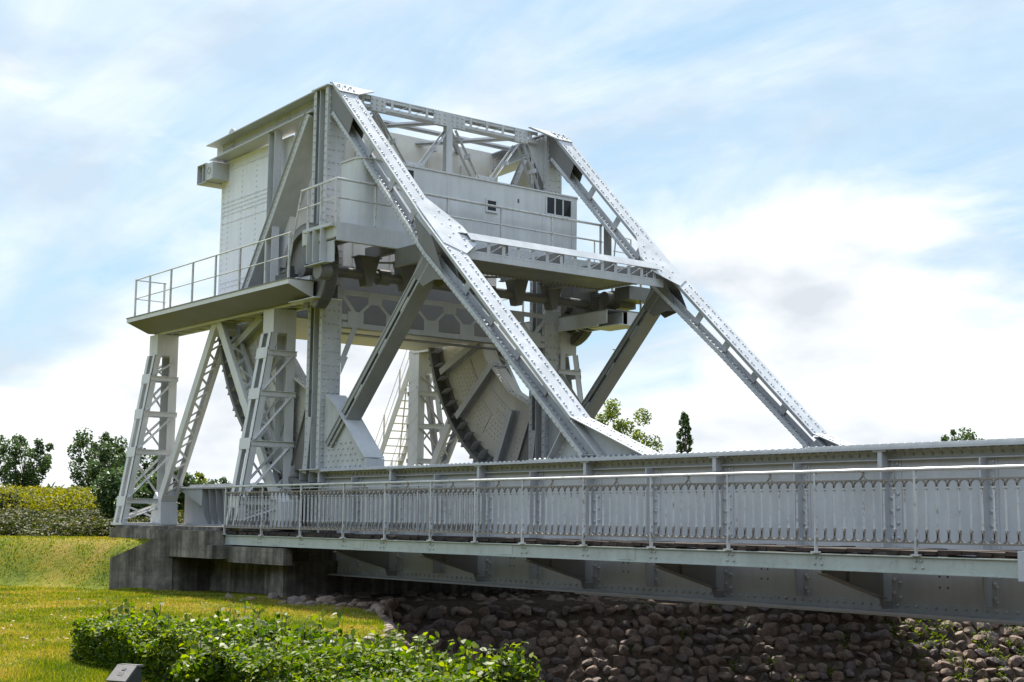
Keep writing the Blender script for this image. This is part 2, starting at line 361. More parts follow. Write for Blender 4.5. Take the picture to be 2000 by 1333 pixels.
def member(m, T, B, yc, hw=.25, tp=.035, lip=.035, bh=.15):
    """open two-flange member in the x-z plane between polylines T (upper edge) and B (lower edge); returns batten list"""
    for (a, b) in zip(T, T[1:]):
        d = V((b[0] - a[0], 0, b[1] - a[1])).normalized(); n = V((-d.z, 0, d.x)); n = n if n.z > 0 else -n
        p, q = V((a[0], yc, a[1])), V((b[0], yc, b[1]))
        m.obox((p + q) / 2 - n * tp / 2, (q - p) / 2, (0, hw, 0), n * tp / 2)
        for s_ in (-1, 1): m.obox((p + q) / 2 - n * (tp + lip / 2) + V((0, s_ * (hw - .03), 0)), (q - p) / 2, (0, .012, 0), n * lip / 2)
    for (a, b) in zip(B, B[1:]):
        d = V((b[0] - a[0], 0, b[1] - a[1])).normalized(); n = V((-d.z, 0, d.x)); n = n if n.z > 0 else -n
        p, q = V((a[0], yc, a[1])), V((b[0], yc, b[1]))
        m.obox((p + q) / 2 + n * tp / 2, (q - p) / 2, (0, hw, 0), n * tp / 2)
        for s_ in (-1, 1): m.obox((p + q) / 2 + n * (tp + bh / 2) + V((0, s_ * (hw - .03), 0)), (q - p) / 2, (0, .014, 0), n * bh / 2)
        m.rivets(p + n * (bh * .7) + V((0, -hw + .016, 0)) + d * .1, q + n * (bh * .7) + V((0, -hw + .016, 0)) - d * .1, (0, -1, 0), .17, .028)
        m.rivets(p + n * (tp) + V((0, -hw + .02, 0)) + d * .1, q + n * tp + V((0, -hw + .02, 0)), n + V((0, -.6, 0)), .17, .024)
def diagonal(yc):
    T = [(.05, 13.10), (4.15, 8.96), (9.34, 4.19)]; B = [(.0, 12.30), (4.2, 8.09), (6.44, 6.22), (9.62, 3.41)]
    m = MB(); member(m, T, [], yc, hw=.245, lip=.045)
    o = m.build('diagonal_leg', STEEL, BR)
    m = MB()
    for a, b in zip(B, B[1:]):
        d = V((b[0] - a[0], 0, b[1] - a[1])).normalized(); n = V((-d.z, 0, d.x)); n = n if n.z > 0 else -n
        p, q = V((a[0], yc, a[1])), V((b[0], yc, b[1]))
        m.obox((p + q) / 2 + n * .0175, (q - p) / 2, (0, .24, 0), n * .0175)
        m.obox((p + q) / 2 + n * .085 + V((0, .05, 0)), (q - p) / 2, (0, .012, 0), n * .05)
        m.obox((p + q) / 2 + n * .045 + V((0, -.225, 0)), (q - p) / 2, (0, .010, 0), n * .045)
        for r_ in (-.17, -.05): m.rivets(p + n * .035 + V((0, r_, 0)) + d * .1, q + n * .035 + V((0, r_, 0)) - d * .1, n, .15, .032, .03)
        m.rivets(p + n * .02 + V((0, -.236, 0)) + d * .1, q + n * .02 + V((0, -.236, 0)), (0, -1, 0), .15, .026)
    m.build('lower_flange', STEEL, o)
    # riveted white face plate, kinked over the foot
    f = MB(); F = T + [(11.35, 3.41)]
    for a, b in zip(F, F[1:]):
        d = V((b[0] - a[0], 0, b[1] - a[1])).normalized(); n = V((-d.z, 0, d.x)); n = n if n.z > 0 else -n
        p, q = V((a[0], yc, a[1])), V((b[0], yc, b[1]))
        f.obox((p + q) / 2 + n * .0105, (q - p) / 2, (0, .27, 0), n * .01)
        L = (q - p).length; k = int(L / .27)
        for i in range(k):
            for r_, off in ((-.17, 0), (-.17, .085), (.14, .05), (.14, .135)):
                f.rivet(p + d * (.12 + i * L / k + off) + n * .0205 + V((0, r_, 0)), n, .033, .026)
    # widening gusset that takes the transverse beam
    sgn = 1 if yc < 3 else -1
    d = V((1, 0, -.97)).normalized(); n = V((.97, 0, 1)).normalized()
    def gp(x, y): return V((x, y, seg_z(x, T))) + n * .0215
    poly = [gp(3.55, yc + sgn * .26), gp(4.25, yc + sgn * .78), gp(4.78, yc + sgn * .82), gp(5.15, yc + sgn * .26), gp(4.9, yc - sgn * .2), gp(3.8, yc - sgn * .2)]
    f.prism(poly, n * .018)
    for x, v_ in ((3.9, .35), (4.1, .5), (4.3, .65), (4.5, .7), (4.7, .72), (4.5, .5), (4.3, .4), (4.7, .5), (4.9, .4), (4.55, .3), (4.3, .15), (4.7, .1), (4.1, .1)):
        f.rivet(gp(x, yc + sgn * v_) + n * .018, n, .033, .026)
    f.build('face_plate', STEEL, o)
    bt = MB()
    def batten(x, hwx=.16):
        dd = V((.71, 0, -.70)); nz = V((.70, 0, .71))
        c = V((x, yc, (seg_z(x, T) + seg_z(x, B)) / 2)); h = (seg_z(x, T) - seg_z(x, B)) * .5 * .71
        mm = MB()
        mm.obox(c, dd * .10, (0, .012, 0), nz * (h - .05))
        return mm
    for x in [1.55, 2.55, 3.45, 5.6, 6.5, 7.4, 8.3]: batten(x).build('batten_plate', STEEL, o)
    for s_ in (-.2, .2):
        MB().xz([(-.09, 12.95), (.1, 12.98), (.62, 12.42), (1.0, 12.0), (.75, 11.5), (.15, 12.1), (-.09, 12.25)], yc + s_ - .008, yc + s_ + .008).build('apex_gusset', STEELD, o)
        MB().xz([(3.75, 9.1), (4.5, 8.45), (5.0, 7.45), (4.6, 7.5), (4.15, 7.4), (3.75, 7.7), (4.05, 8.1)], yc + s_ - .009, yc + s_ + .009).build('node_gusset', STEELD, o)
    g = MB()
    g.xz([(8.62, 3.375), (9.05, 3.95), (9.32, 4.15), (11.30, 3.40), (11.30, 3.375)], yc - .012, yc + .012)
    for s_ in (-1,):
        g.bar((8.62, yc - .13, 3.40), (9.02, yc - .13, 3.92), .22, .02, (1, 0, -.7))
        g.bar((9.36, yc - .13, 4.12), (10.15, yc - .13, 3.40), .22, .02, (1, 0, .9))
        g.bar((9.6, yc - .1, 3.46), (10.1, yc - .1, 3.46), .06, .02)
    g.rivets((8.8, yc - .013, 3.45), (11.1, yc - .013, 3.43), (0, -1, 0), .14, .03)
    g.rivets((8.75, yc - .013, 3.52), (9.1, yc - .013, 3.85), (0, -1, 0), .14, .03)
    g.build('gusset_plate', STEEL, o)
    g = MB()   # apex cover plate folding over on to the portal
    a = [V((0.0, yc - sgn * .28, 13.10)), V((.40, yc - sgn * .24, 12.79)), V((.40, yc + sgn * .3, 12.79)), V((.02, yc + sgn * 1.0, 13.09)), V((-.06, yc + sgn * 1.0, 13.10)), V((-.06, yc - sgn * .28, 13.10))]
    g.prism(a, (.02, 0, .022))
    for k, y_ in enumerate((-.12, .05, .22)):
        for j in range(2): g.rivet(V((.14 + .16 * j, yc + sgn * y_, 13.045 - .125 * j)), (.65, 0, .75), .034, .026)
    g.build('apex_plate', STEEL, o)
def strut(yc):
    T = [(.05, 4.04), (4.19, 8.14)]; B = [(.35, 3.90), (4.46, 7.98)]
    m = MB(); member(m, T, B, yc, hw=.21, lip=.10, bh=.045)
    o = m.build('inclined_strut', STEELM, BR); b = MB()
    for x in (1.2, 2.2, 3.1, 3.95):
        c = V((x + .25, yc, (seg_z(x, T) + seg_z(x + .5, B)) / 2))
        for s_ in (-1, 1): MB().obox(c + V((0, s_ * .155, 0)), V((.7, 0, .7)) * .22, (0, .008, 0), V((.7, 0, -.7)) * .11).build('batten_plate', STEEL, o)
    f = MB(); P = [(-.1, 5.25), (.18, 5.2), (.62, 4.9), (1.98, 3.62), (2.03, 3.375), (-.1, 3.375)]
    for s_ in (-.13, .13): f.xz(P, yc + s_ - .01, yc + s_ + .01)
    pl = [(.18, 5.2), (.62, 4.9), (1.98, 3.62)]
    for a, c in zip(pl, pl[1:]): f.bar((a[0], yc, a[1]), (c[0], yc, c[1]), .56, .02)
    f.box(1.95, 2.03, yc - .25, yc + .25, 3.38, 3.6)
    for i in range(9):
        for j in range(5):
            x, z = .05 + i * .22 + .1 * (j % 2), 3.45 + j * .14
            if x < 1.9 and z < 5.0 - .82 * x: f.rivet((x, yc - .14, z), (0, -1, 0), .033)
    f.build('foot_gusset', STEEL, o)
def post(yc):
    o = MB()
    x0, x1, z0, z1 = -.80, -.10, 3.38, 13.05
    o.box(x1 - .03, x1, yc - .28, yc + .28, z0, z1).box(x0, x0 + .03, yc - .28, yc + .28, z0, z1)
    o.box(x0 + .03, x1 - .03, yc - .012, yc + .012, z0, z1)
    for s_ in (-1, 1):
        for xx in (x0 + .03, x1 - .13): o.box(xx, xx + .10, yc + s_ * .27 - .01, yc + s_ * .27 + .01, z0, z1)
        o.box(x0 + .26, x0 + .285, yc + s_ * .13 - .13, yc + s_ * .13 + .12, z0, z1)
    r = o
    for y_ in (-.2, -.07, .07, .2): r.rivets((x1, yc + y_, z0 + .2), (x1, yc + y_, z1 - .25), (1, 0, 0), .17 if abs(y_) > .1 else .34, .033)
    for xx in (x0 + .08, x1 - .08, x0 + .37): r.rivets((xx, yc - .28 if xx != x0 + .37 else yc - .012, z0 + .15), (xx, yc - .28 if xx != x0 + .37 else yc - .012, z1 - .2), (0, -1, 0), .19, .028)
    r.rivets((x0 + .16, yc - .012, z0 + .2), (x0 + .16, yc - .012, z1 - .2), (0, -1, 0), .19, .028)
    p = o.build('tower_post', STEEL, BR)
    c = MB().box(x0 - .06, x1 + .02, yc - .33, yc + .33, z1 + .001, z1 + .035); c.build('post_cap', STEEL, p)
    c = MB().box(x0 - .1, x1 + .1, yc - .36, yc + .36, 3.372, 3.40); c.build('base_plate', STEEL, p)
    k = MB().xz([(x0 - .01, 3.40), (x0 - .01, 5.0), (x0 - .75, 3.40)], yc - .2, yc - .18); k.xz([(x0 - .01, 3.40), (x0 - .01, 5.0), (x0 - .75, 3.40)], yc + .18, yc + .2)
    k.bar((x0 - .02, yc, 5.0), (x0 - .75, yc, 3.42), .5, .02); k.build('heel_bracket', STEELD, p)
def ang(a, r): return (r * math.cos(math.radians(a)), 8.85 + r * math.sin(math.radians(a)))
def segment(yc):
    A0, A1 = 193.6, 267.5
    inner = [(-.42, 5.15), (-.73, 5.36), (-1.78, 5.85), (-2.9, 6.9), (-3.15, 7.45)]
    poly = [ang(A0 + (A1 - A0) * i / 40, 5.82) for i in range(41)] + [(-.42, 3.1)] + inner
    o = MB().xz(poly, yc - .02, yc + .02)
    for a, b in zip(inner[1:], inner[2:]): o.bar((a[0], yc, a[1]), (b[0], yc, b[1]), .52, .025)
    for a, b in zip(inner[1:3], inner[2:4]): o.rivets((a[0], yc - .08, a[1] + .02), (b[0], yc - .08, b[1] + .02), (.6, 0, .7), .12).rivets((a[0], yc - .2, a[1] + .02), (b[0], yc - .2, b[1] + .02), (.6, 0, .7), .12)
    g = o.build('rolling_segment', CREAM, BR)
    t = MB(); N = 48
    for i in range(N):
        a, b = ang(A0 + (A1 - A0) * i / N, 5.87), ang(A0 + (A1 - A0) * (i + 1) / N, 5.87)
        t.bar((a[0], yc, a[1]), (b[0], yc, b[1]), .62, .10)
        a, b = ang(A0 + (A1 - A0) * i / N, 5.70), ang(A0 + (A1 - A0) * (i + 1) / N, 5.70)
        t.bar((a[0], yc, a[1]), (b[0], yc, b[1]), .075, .24)
    l = t; k = 0
    for a in np.arange(A0 + 3, A1, 7.4):
        for da in (0, 2.1):
            p = V((ang(a + da, 5.92)[0], yc, ang(a + da, 5.92)[1])); rd = V((math.cos(math.radians(a + da)), 0, math.sin(math.radians(a + da)))); tg = V((-rd.z, 0, rd.x))
            l.prism([p - tg * .02 - V((0, .3, 0)), p + tg * .11 - V((0, .3, 0)), p + tg * .02 + rd * .11 - V((0, .3, 0))], (0, .6, 0))
    t.build('tread_rim', STEELD, g)
    f = MB()
    for a in np.arange(A0 + 2, A1, 4.6):
        p, q, e = ang(a, 5.50), ang(a, 5.81), ang(a, 5.56)
        MB().prism([(p[0], yc - .20, p[1]), (p[0], yc + .20, p[1]), (e[0], yc + .29, e[1]), (q[0], yc + .29, q[1]), (q[0], yc - .29, q[1]), (e[0], yc - .29, e[1])], (.012, 0, .012)).build('rim_fin', STEEL, g)
    for a in (203, 220, 245, 262):
        rb = MB(); r0 = {203: 3.5, 220: 3.35, 245: 3.9, 262: 4.2}[a]
        p, q = ang(a, r0), ang(a, 5.6); d = V((q[0] - p[0], 0, q[1] - p[1])).normalized(); tgt = V((-d.z, 0, d.x))
        for s_ in (-1, 1):
            c = V(((p[0] + q[0]) / 2, yc + s_ * .145, (p[1] + q[1]) / 2)); L = (5.6 - r0) / 2
            rb.obox(c, d * L, (0, .125, 0), tgt * .012)
            rb.obox(c + V((0, s_ * .13, 0)), d * L, (0, .01, 0), tgt * .10)
            rb.obox(c - V((0, s_ * .115, 0)), d * L, (0, .01, 0), tgt * .11)
        rb.rivets(V((p[0], yc - .03, p[1])) + tgt * .08, V((q[0], yc - .03, q[1])) + tgt * .08, (0, -1, 0), .15, .028)
        rb.build('radial_rib', STEEL, g)
    for a0, a1, r0, r1 in ((197, 201, 4.2, 5.35), (205.5, 217, 4.35, 5.25), (223, 231.5, 4.55, 5.25), (232, 242, 4.3, 5.25), (248, 259, 4.1, 5.3), (223, 240, 4.0, 4.22)):
        pp = MB(); n = 6
        pp.xz([ang(a0 + (a1 - a0) * i / n, r1) for i in range(n + 1)] + [ang(a1 - (a1 - a0) * i / n, r0) for i in range(n + 1)], yc - .038, yc - .0205)
        rr = r0 + .09; row = 0
        while rr < r1 - .04:
            st = math.degrees(.15 / rr); a = a0 + st * (.5 if row % 2 else .9)
            while a < a1 - .5:
                p = ang(a, rr); pp.rivet((p[0], yc - .038, p[1]), (0, -1, 0), .03, .018); a += st
            rr += .14; row += 1
        pp.build('splice_plate', CREAM, g)
def back_frame(yc, near):
    s_ = 1 if near else -1
    o = MB().box(-6.75, -.78, yc - .36, yc + .28, 13.0, 13.03).box(-6.75, -.78, yc - .012, yc + .012, 12.56, 13.0).box(-6.55, -.82, yc - .34, yc + .26, 12.53, 12.56)
    o.box(-6.4, -5.7, yc - .03, yc - .0121, 12.57, 12.99).box(-3.3, -2.5, yc - .03, yc - .0121, 12.57, 12.99).box(-1.5, -.85, yc - .03, yc - .0121, 12.57, 12.99)
    tilt = lambda m: setattr(m, 'v', [(v[0], v[1], v[2] + .034 * min(0, v[0] + .8)) for v in m.v])
    r = o
    for x0, x1 in ((-6.3, -5.75), (-3.25, -2.55), (-1.45, -.9)):
        for k in range(4): r.rivets((x0, yc - .03, 12.63 + k * .1), (x1, yc - .03, 12.63 + k * .1), (0, -1, 0), .12, .026)
    tilt(o); o.build('back_chord', STEEL, BR)
    v = MB().box(-3.12, -3.10, yc - .3, yc - .08, 7.9, 12.53).box(-2.80, -2.78, yc - .3, yc - .08, 7.9, 12.53).box(-3.10, -2.80, yc - .105, yc - .08, 7.9, 12.53)
    v.rivets((-2.95, yc - .105, 8), (-2.95, yc - .105, 12.4), (0, -1, 0), .14, .026); v.build('back_vertical', STEEL, BR)
    d = MB(); p, q = V((-1.0, yc, 12.5)), V((-4.35, yc, 8.0)); dd = (q - p).normalized(); n = V((-dd.z, 0, dd.x))
    d.obox((p + q) / 2 + V((0, -.02, 0)), (q - p) / 2, (0, .30, 0), n * .14)
    for s2 in (-1, 1): d.obox((p + q) / 2 + n * .146 * s2 + V((0, -.03, 0)), (q - p) / 2, (0, .34, 0), n * .0055)
    d.rivets(p + n * -.07 + V((0, -.32, 0)), q + n * -.07 + V((0, -.32, 0)), (0, -1, 0), .16, .026)
    d.build('back_diagonal', STEEL, BR)
for i, yc in enumerate(YC):
    diagonal(yc); strut(yc); post(yc); segment(yc); back_frame(yc, i == 0)

# portal between the posts
def portal():
    o = MB(); x = -.25
    o.box(x - .15, x + .15, .9, 6.85, 13.02, 13.045).box(x - .15, x + .15, .9, 6.85, 12.72, 12.745)
    for s_ in (-.13, .13):
        o.box(x + s_ - .008, x + s_ + .008, .9, 6.85, 12.95, 13.02).box(x + s_ - .008, x + s_ + .008, .9, 6.85, 12.7451, 12.80)
    z = o
    for y in (1.05, 1.95, 2.5, 3.05, 4.5, 5.05, 5.6, 6.55): z.box(x + .1395, x + .151, y - .04, y + .04, 12.73, 13.03)
    for y in (1.2, 2.1, 2.65, 4.15, 4.65, 5.2): z.bar((x + .13, y, 12.78), (x + .13, y + .42, 12.98), .014, .05, (1, 0, 0))
    p = o.build('portal_truss', STEEL, BR)
    top = [(1.52, 12.6), (3.80, 12.6), (6.17, 12.6)]; bot = [(2.65, 11.2), (5.0, 11.2)]
    for a, b in ((top[0], (2.5, 11.3)), (top[1], (2.8, 11.3)), ((4.0, 12.6), (4.85, 11.3)), (top[2], (5.2, 11.3)), ((6.35, 12.6), (7.0, 11.2)), ((1.35, 12.6), (.65, 11.9))):
        d = MB()
        for s_ in (-.13, .13): d.bar((x + s_, a[0], a[1]), (x + s_, b[0], b[1]), .012, .10, (1, 0, 0)).bar((x + s_ * .9, a[0], a[1]), (x + s_ * .9, b[0], b[1]), .05, .012, (1, 0, 0))
        mid = (V((x + .135, a[0], a[1])) + V((x + .135, b[0], b[1]))) / 2
        d.obox(mid, (.135, 0, 0), (0, .035, 0), (0, 0, .06)); d.build('web_diagonal', STEEL, p)
    v = MB().box(x - .13, x + .16, 3.78, 3.80, 10.9, 12.72).box(x + .151, x + .165, 3.69, 3.89, 10.9, 13.04); v.build('centre_vertical', STEEL, p)
    for y in (1.52, 3.50, 4.08, 6.25):
        g = MB().box(x + .152, x + .164, y - .24, y + .22, 12.66, 13.04)
        for dy in (-.2, -.05, .12):
            for dz in (12.72, 12.83, 12.95): g.rivet((x + .164, y + dy, dz), (1, 0, 0), .028)
        g.build('gusset_panel', STEEL, p)
    for y in (2.65, 5.0):
        g = MB().box(x + .152, x + .164, y - .32, y + .32, 11.0, 11.5)
        for dy in (-.2, 0, .2): g.rivet((x + .164, y + dy, 11.42), (1, 0, 0), .028)
        g.build('gusset_panel', STEEL, p)
    for yc, s_ in ((YC[0], 1), (YC[1], -1)):
        k = MB().yz([(yc + s_ * .28, 13.0), (yc + s_ * .9, 12.7), (yc + s_ * .5, 12.0), (yc + s_ * .28, 11.6)], x + .02, x + .04); k.build('corner_gusset', STEEL, p)
    for a, b in (((-.5, 1.6, 12.85), (-2.6, 3.4, 12.8)), ((-.5, 3.7, 12.85), (-2.6, 1.9, 12.8)), ((-.5, 4.0, 12.85), (-2.6, 5.9, 12.8)), ((-.5, 6.2, 12.85), (-2.6, 4.4, 12.8)), ((-1.6, .6, 12.9), (-1.6, 7.1, 12.9))):
        MB().bar(a, b, .16, .02).bar(a, b, .02, .14).build('top_bracing', STEEL, p)
portal()
def cross_beam():
    x = -.09; z = lambda y: 7.9 - .0 * y
    o = MB().box(x - .02, x, .6, 7.15, 7.77, 7.90).box(x - .22, x - .02, .6, 7.15, 7.885, 7.90).box(x - .02, x, .6, 7.15, 6.95, 7.08).box(x - .3, x - .02, .6, 7.15, 6.95, 6.97)
    p = o.build('lattice_cross_beam', STEEL, BR)
    tn = [1.55, 2.72, 3.88, 5.03, 6.2]; bn = [.98, 2.13, 3.30, 4.46, 5.62, 6.77]
    for y in tn: MB().box(x + .0005, x + .012, y - .2, y + .2, 7.59, 7.895).build('gusset_panel', STEEL, p)
    for y in bn: MB().box(x + .0005, x + .012, y - .23, y + .23, 6.955, 7.36).build('gusset_panel', STEEL, p)
    L = MB()
    for i, y in enumerate(tn):
        L.bar((x - .01, bn[i] + .1, 7.3), (x - .01, y - .1, 7.65), .07, .012, (1, 0, 0)); L.bar((x - .01, bn[i + 1] - .1, 7.3), (x - .01, y + .1, 7.65), .07, .012, (1, 0, 0))
    L.build('lattice_bars', STEEL, p)
    for yc, s_ in ((YC[0], 1), (YC[1], -1)):
        k = MB(); y0 = yc + s_ * .28; yb = bn[0] if s_ > 0 else bn[-1]
        k.bar((x - .01, yb, 6.98), (x - .01, y0 + s_ * .02, 6.05), .14, .014, (1, 0, 0)).bar((x - .01, yb, 7.3), (x - .01, y0 + s_ * .02, 7.75), .1, .014, (1, 0, 0))
        k.box(x - .016, x - .002, min(y0, yb), max(y0, yb), 7.14, 7.28)
        k.prism([(x + .001, y0, 6.2), (x + .001, y0, 5.75), (x + .001, y0 + s_ * .2, 6.2)], (.012, 0, 0)); k.build('knee_brace', STEEL, p)
    MB().box(x - .35, x - .1, .6, 7.15, 6.80, 6.83).build('soffit_plate', STEELD, p)
cross_beam()
def counterweight():
    x0, x1, y0, y1, z0, z1 = -6.6, -2.57, .42, 7.33, 7.45, 12.35
    o = MB().box(x0, x1, y0, y1, z0, z1).box(x1 - .25, x1, y0 + .2, y1 - .2, z1, 12.98)
    p = o.build('counterweight', CREAM, BR)
    yf = y0
    s = MB()
    s.box(x0 - .01, x1 - .01, yf - .016, yf - .001, z0 + .02, 10.6).box(x0 - .01, x1 - .01, yf - .012, yf - .001, 10.602, 12.34)
    P = lambda x, z: (x, yf - .014, z)
    for z in (12.05, 11.12, 11.0, 10.88, 10.76, 10.52, 8.8, 8.66, 8.0): s.rivets(P(x0 + .1, z), P(-3.2, z), (0, -1, 0), .10, .028, .028)
    for x in (x0 + .12, -6.15, -5.35, -4.5, -3.72): s.rivets(P(x, 8.0), P(x, 11.9), (0, -1, 0), .15, .028, .028)
    s.build('side_plating', LIGHT, p)
    f = MB()
    for y in (1.2, 2.4, 3.6, 4.8, 6.0, 7.0): f.box(x1, x1 + .05, y - .03, y + .03, 9.01, 12.4)
    f.build('front_rib', CREAM, p)
    MB().box(x1 + .001, x1 + .045, y0 + .1, y1 - .1, z0 + .03, 9.0).build('lower_shade_plate', STEELD, p)  # dark plate added to imitate shade on the lower counterweight front
    b = MB().box(-7.15, -6.61, -.12, .9, 11.72, 11.74).box(-7.15, -6.61, -.12, .9, 12.26, 12.28).box(-6.63, -6.61, -.12, .9, 11.74, 12.26).box(-7.15, -7.13, -.12, .9, 11.74, 12.26).box(-6.9, -6.87, -.08, .9, 11.74, 12.26)
    b.box(-6.61, -6.2, -.10, .40, 11.76, 12.24)
    b.build('beam_stub', STEEL, p)
    r = MB()
    for k in range(24):
        a, c = 2 * math.pi * k / 24, 2 * math.pi * (k + 1) / 24
        r.bar((-6.42 + .09 * math.cos(a), -.104, 12.02 + .09 * math.sin(a)), (-6.42 + .09 * math.cos(c), -.104, 12.02 + .09 * math.sin(c)), .01, .014, (0, 1, 0))
    r.build('eye_ring', STEELD, p)
    l = MB().xz([(-6.85, 12.55), (-6.85, 13.2)] + [(-6.62 + .23 * math.cos(a), 13.2 + .23 * math.sin(a)) for a in np.linspace(math.pi, .6, 8)] + [(-5.7, 12.95), (-5.7, 12.55)], .66, .69)
    for q in ((-6.6, 13.15), (-6.4, 13.1), (-6.25, 13.0), (-6.6, 12.98)): l.rivet((q[0], .66, q[1]), (0, -1, 0), .028)
    l.build('lifting_fin', STEEL, p)
counterweight()

# ---- cabin, its platform and railing
def cab_platform():
    xf, ya, yb, zt, zb = 2.1, -.95, 8.65, 9.05, 8.64
    o = MB().box(.72, xf - .02, ya + .02, yb, zt - .04, zt)
    p = o.build('cabin_platform', STEEL, BR)
    f = MB().box(xf - .019, xf, ya, yb, zb, zt + .02).box(xf - .12, xf - .02, ya + .02, yb, zb, zb + .015)
    f.box(xf, xf + .003, 1.43, 1.44, zb, zt)
    f.build('fascia', STEEL, p)
    f = MB().box(.5, xf - .02, ya - .0, ya + .018, zb + .08, zt + .02).box(.5, xf - .12, ya + .018, ya + .12, zb + .06, zb + .08)
    f.build('end_fascia', STEEL, p)
    b = MB()
    for y in (-.55, 1.1, 2.7, 4.3, 5.9, 7.4, 8.4): b.box(.1, xf - .03, y - .06, y + .06, 8.66, 8.68).box(.1, xf - .03, y - .008, y + .008, 8.681, 8.98)
    for y in (.7, 2.2, 3.9, 5.6, 6.6): b.box(xf - .02, 4.55, y - .01, y + .01, 8.2, 8.62).box(xf - .02, 4.55, y - .07, y + .07, 8.18, 8.2)
    b.bar((.3, .8, 8.55), (4.3, 3.9, 8.3), .2, .02).bar((4.3, .9, 8.3), (.3, 3.9, 8.55), .2, .02).bar((.3, 4, 8.55), (4.3, 6.6, 8.3), .2, .02).bar((4.3, 4, 8.3), (.3, 6.8, 8.55), .2, .02)
    b.build('floor_beams', STEELD, p)
    # lattice beam joining the two legs at mid height
    xb = 4.72
    q = MB(); nrm = V((.70, 0, .71))
    q.prism([(xb - .11, .95, 8.665), (xb - .11, 6.85, 8.665), (xb + .075, 6.85, 8.475), (xb + .075, .95, 8.475)], nrm * .02)
    q.box(xb - .35, xb - .115, .8, 6.95, 8.65, 8.665)
    q.box(xb + .03, xb + .045, .75, 7.0, 8.16, 8.25).box(xb - .3, xb + .03, .75, 7.0, 8.12, 8.135).box(xb + .0305, xb + .05, .75, 7.0, 8.05, 8.16)
    q.rivets((xb + .045, .85, 8.21), (xb + .045, 6.9, 8.21), (1, 0, 0), .11, .018, .012)
    lb = q.build('lattice_leg_beam', STEEL, BR)
    n = 13
    z = MB()
    for k in range(n + 1):
        y = 1.05 + k * 5.65 / n; z.box(xb + .028, xb + .04, y - .045, y + .045, 8.25, 8.475)
        if k < n: z.bar((xb + .034, y + .05, 8.26), (xb + .034, y + 5.65 / n - .05, 8.46), .012, .05, (1, 0, 0))
    z.build('lattice_bars', STEEL, lb)
    s = MB().box(3.0, xb - .31, 1.0, 6.3, 8.125, 8.14)
    for xx in (3.08, 3.2): s.rivets((xx, 1.05, 8.125), (xx, 6.25, 8.125), (0, 0, -1), .13, .026)
    s.rivets((3.1, 1.08, 8.125), (4.4, 1.08, 8.125), (0, 0, -1), .13, .026); s.rivets((3.1, 6.2, 8.125), (4.4, 6.2, 8.125), (0, 0, -1), .13, .026)
    s.build('soffit_plate', STEELD, lb)
    # railing
    r = MB(); X = xf - .05
    r.tube([(.42, ya, 10.08), (X, ya, 10.11), (X, 7.35, 10.11)], .034, 8).tube([(.3, ya, 9.62), (X, ya, 9.66), (X, 7.35, 9.66)], .024, 6)
    r.tube([(.42, ya, 10.08), (.05, ya, 8.95), (-.05, ya - .1, 7.85)], .024, 8)
    rl = r.build('platform_railing', RAILM, BR)
    for x, y in ((.75, ya), (1.35, ya), (X, ya), (X, .14), (X, 2.25), (X, 3.92), (X, 5.6), (X, 7.3)): MB().box(x - .022, x + .022, y - .022, y + .022, zt - .1, 10.1).build('railing_post', RAILM, rl)
    t = MB().box(1.9, 2.05, 7.55, 7.7, 9.0, 10.2); t.build('corner_stanchion', STEELD, rl)
    t = MB().tube([(.9, 8.1, 9.05), (.9, 8.1, 9.95), (.9, 8.5, 9.95), (.9, 8.5, 9.05)], .022).tube([(1.9, 7.9, 9.05), (1.9, 8.0, 9.95), (1.9, 8.55, 9.9), (1.9, 8.55, 9.05)], .022).tube([(1.9, 7.9, 9.5), (1.9, 8.55, 9.5)], .014)
    t.build('gate_hoop', RAILM, rl)
cab_platform()
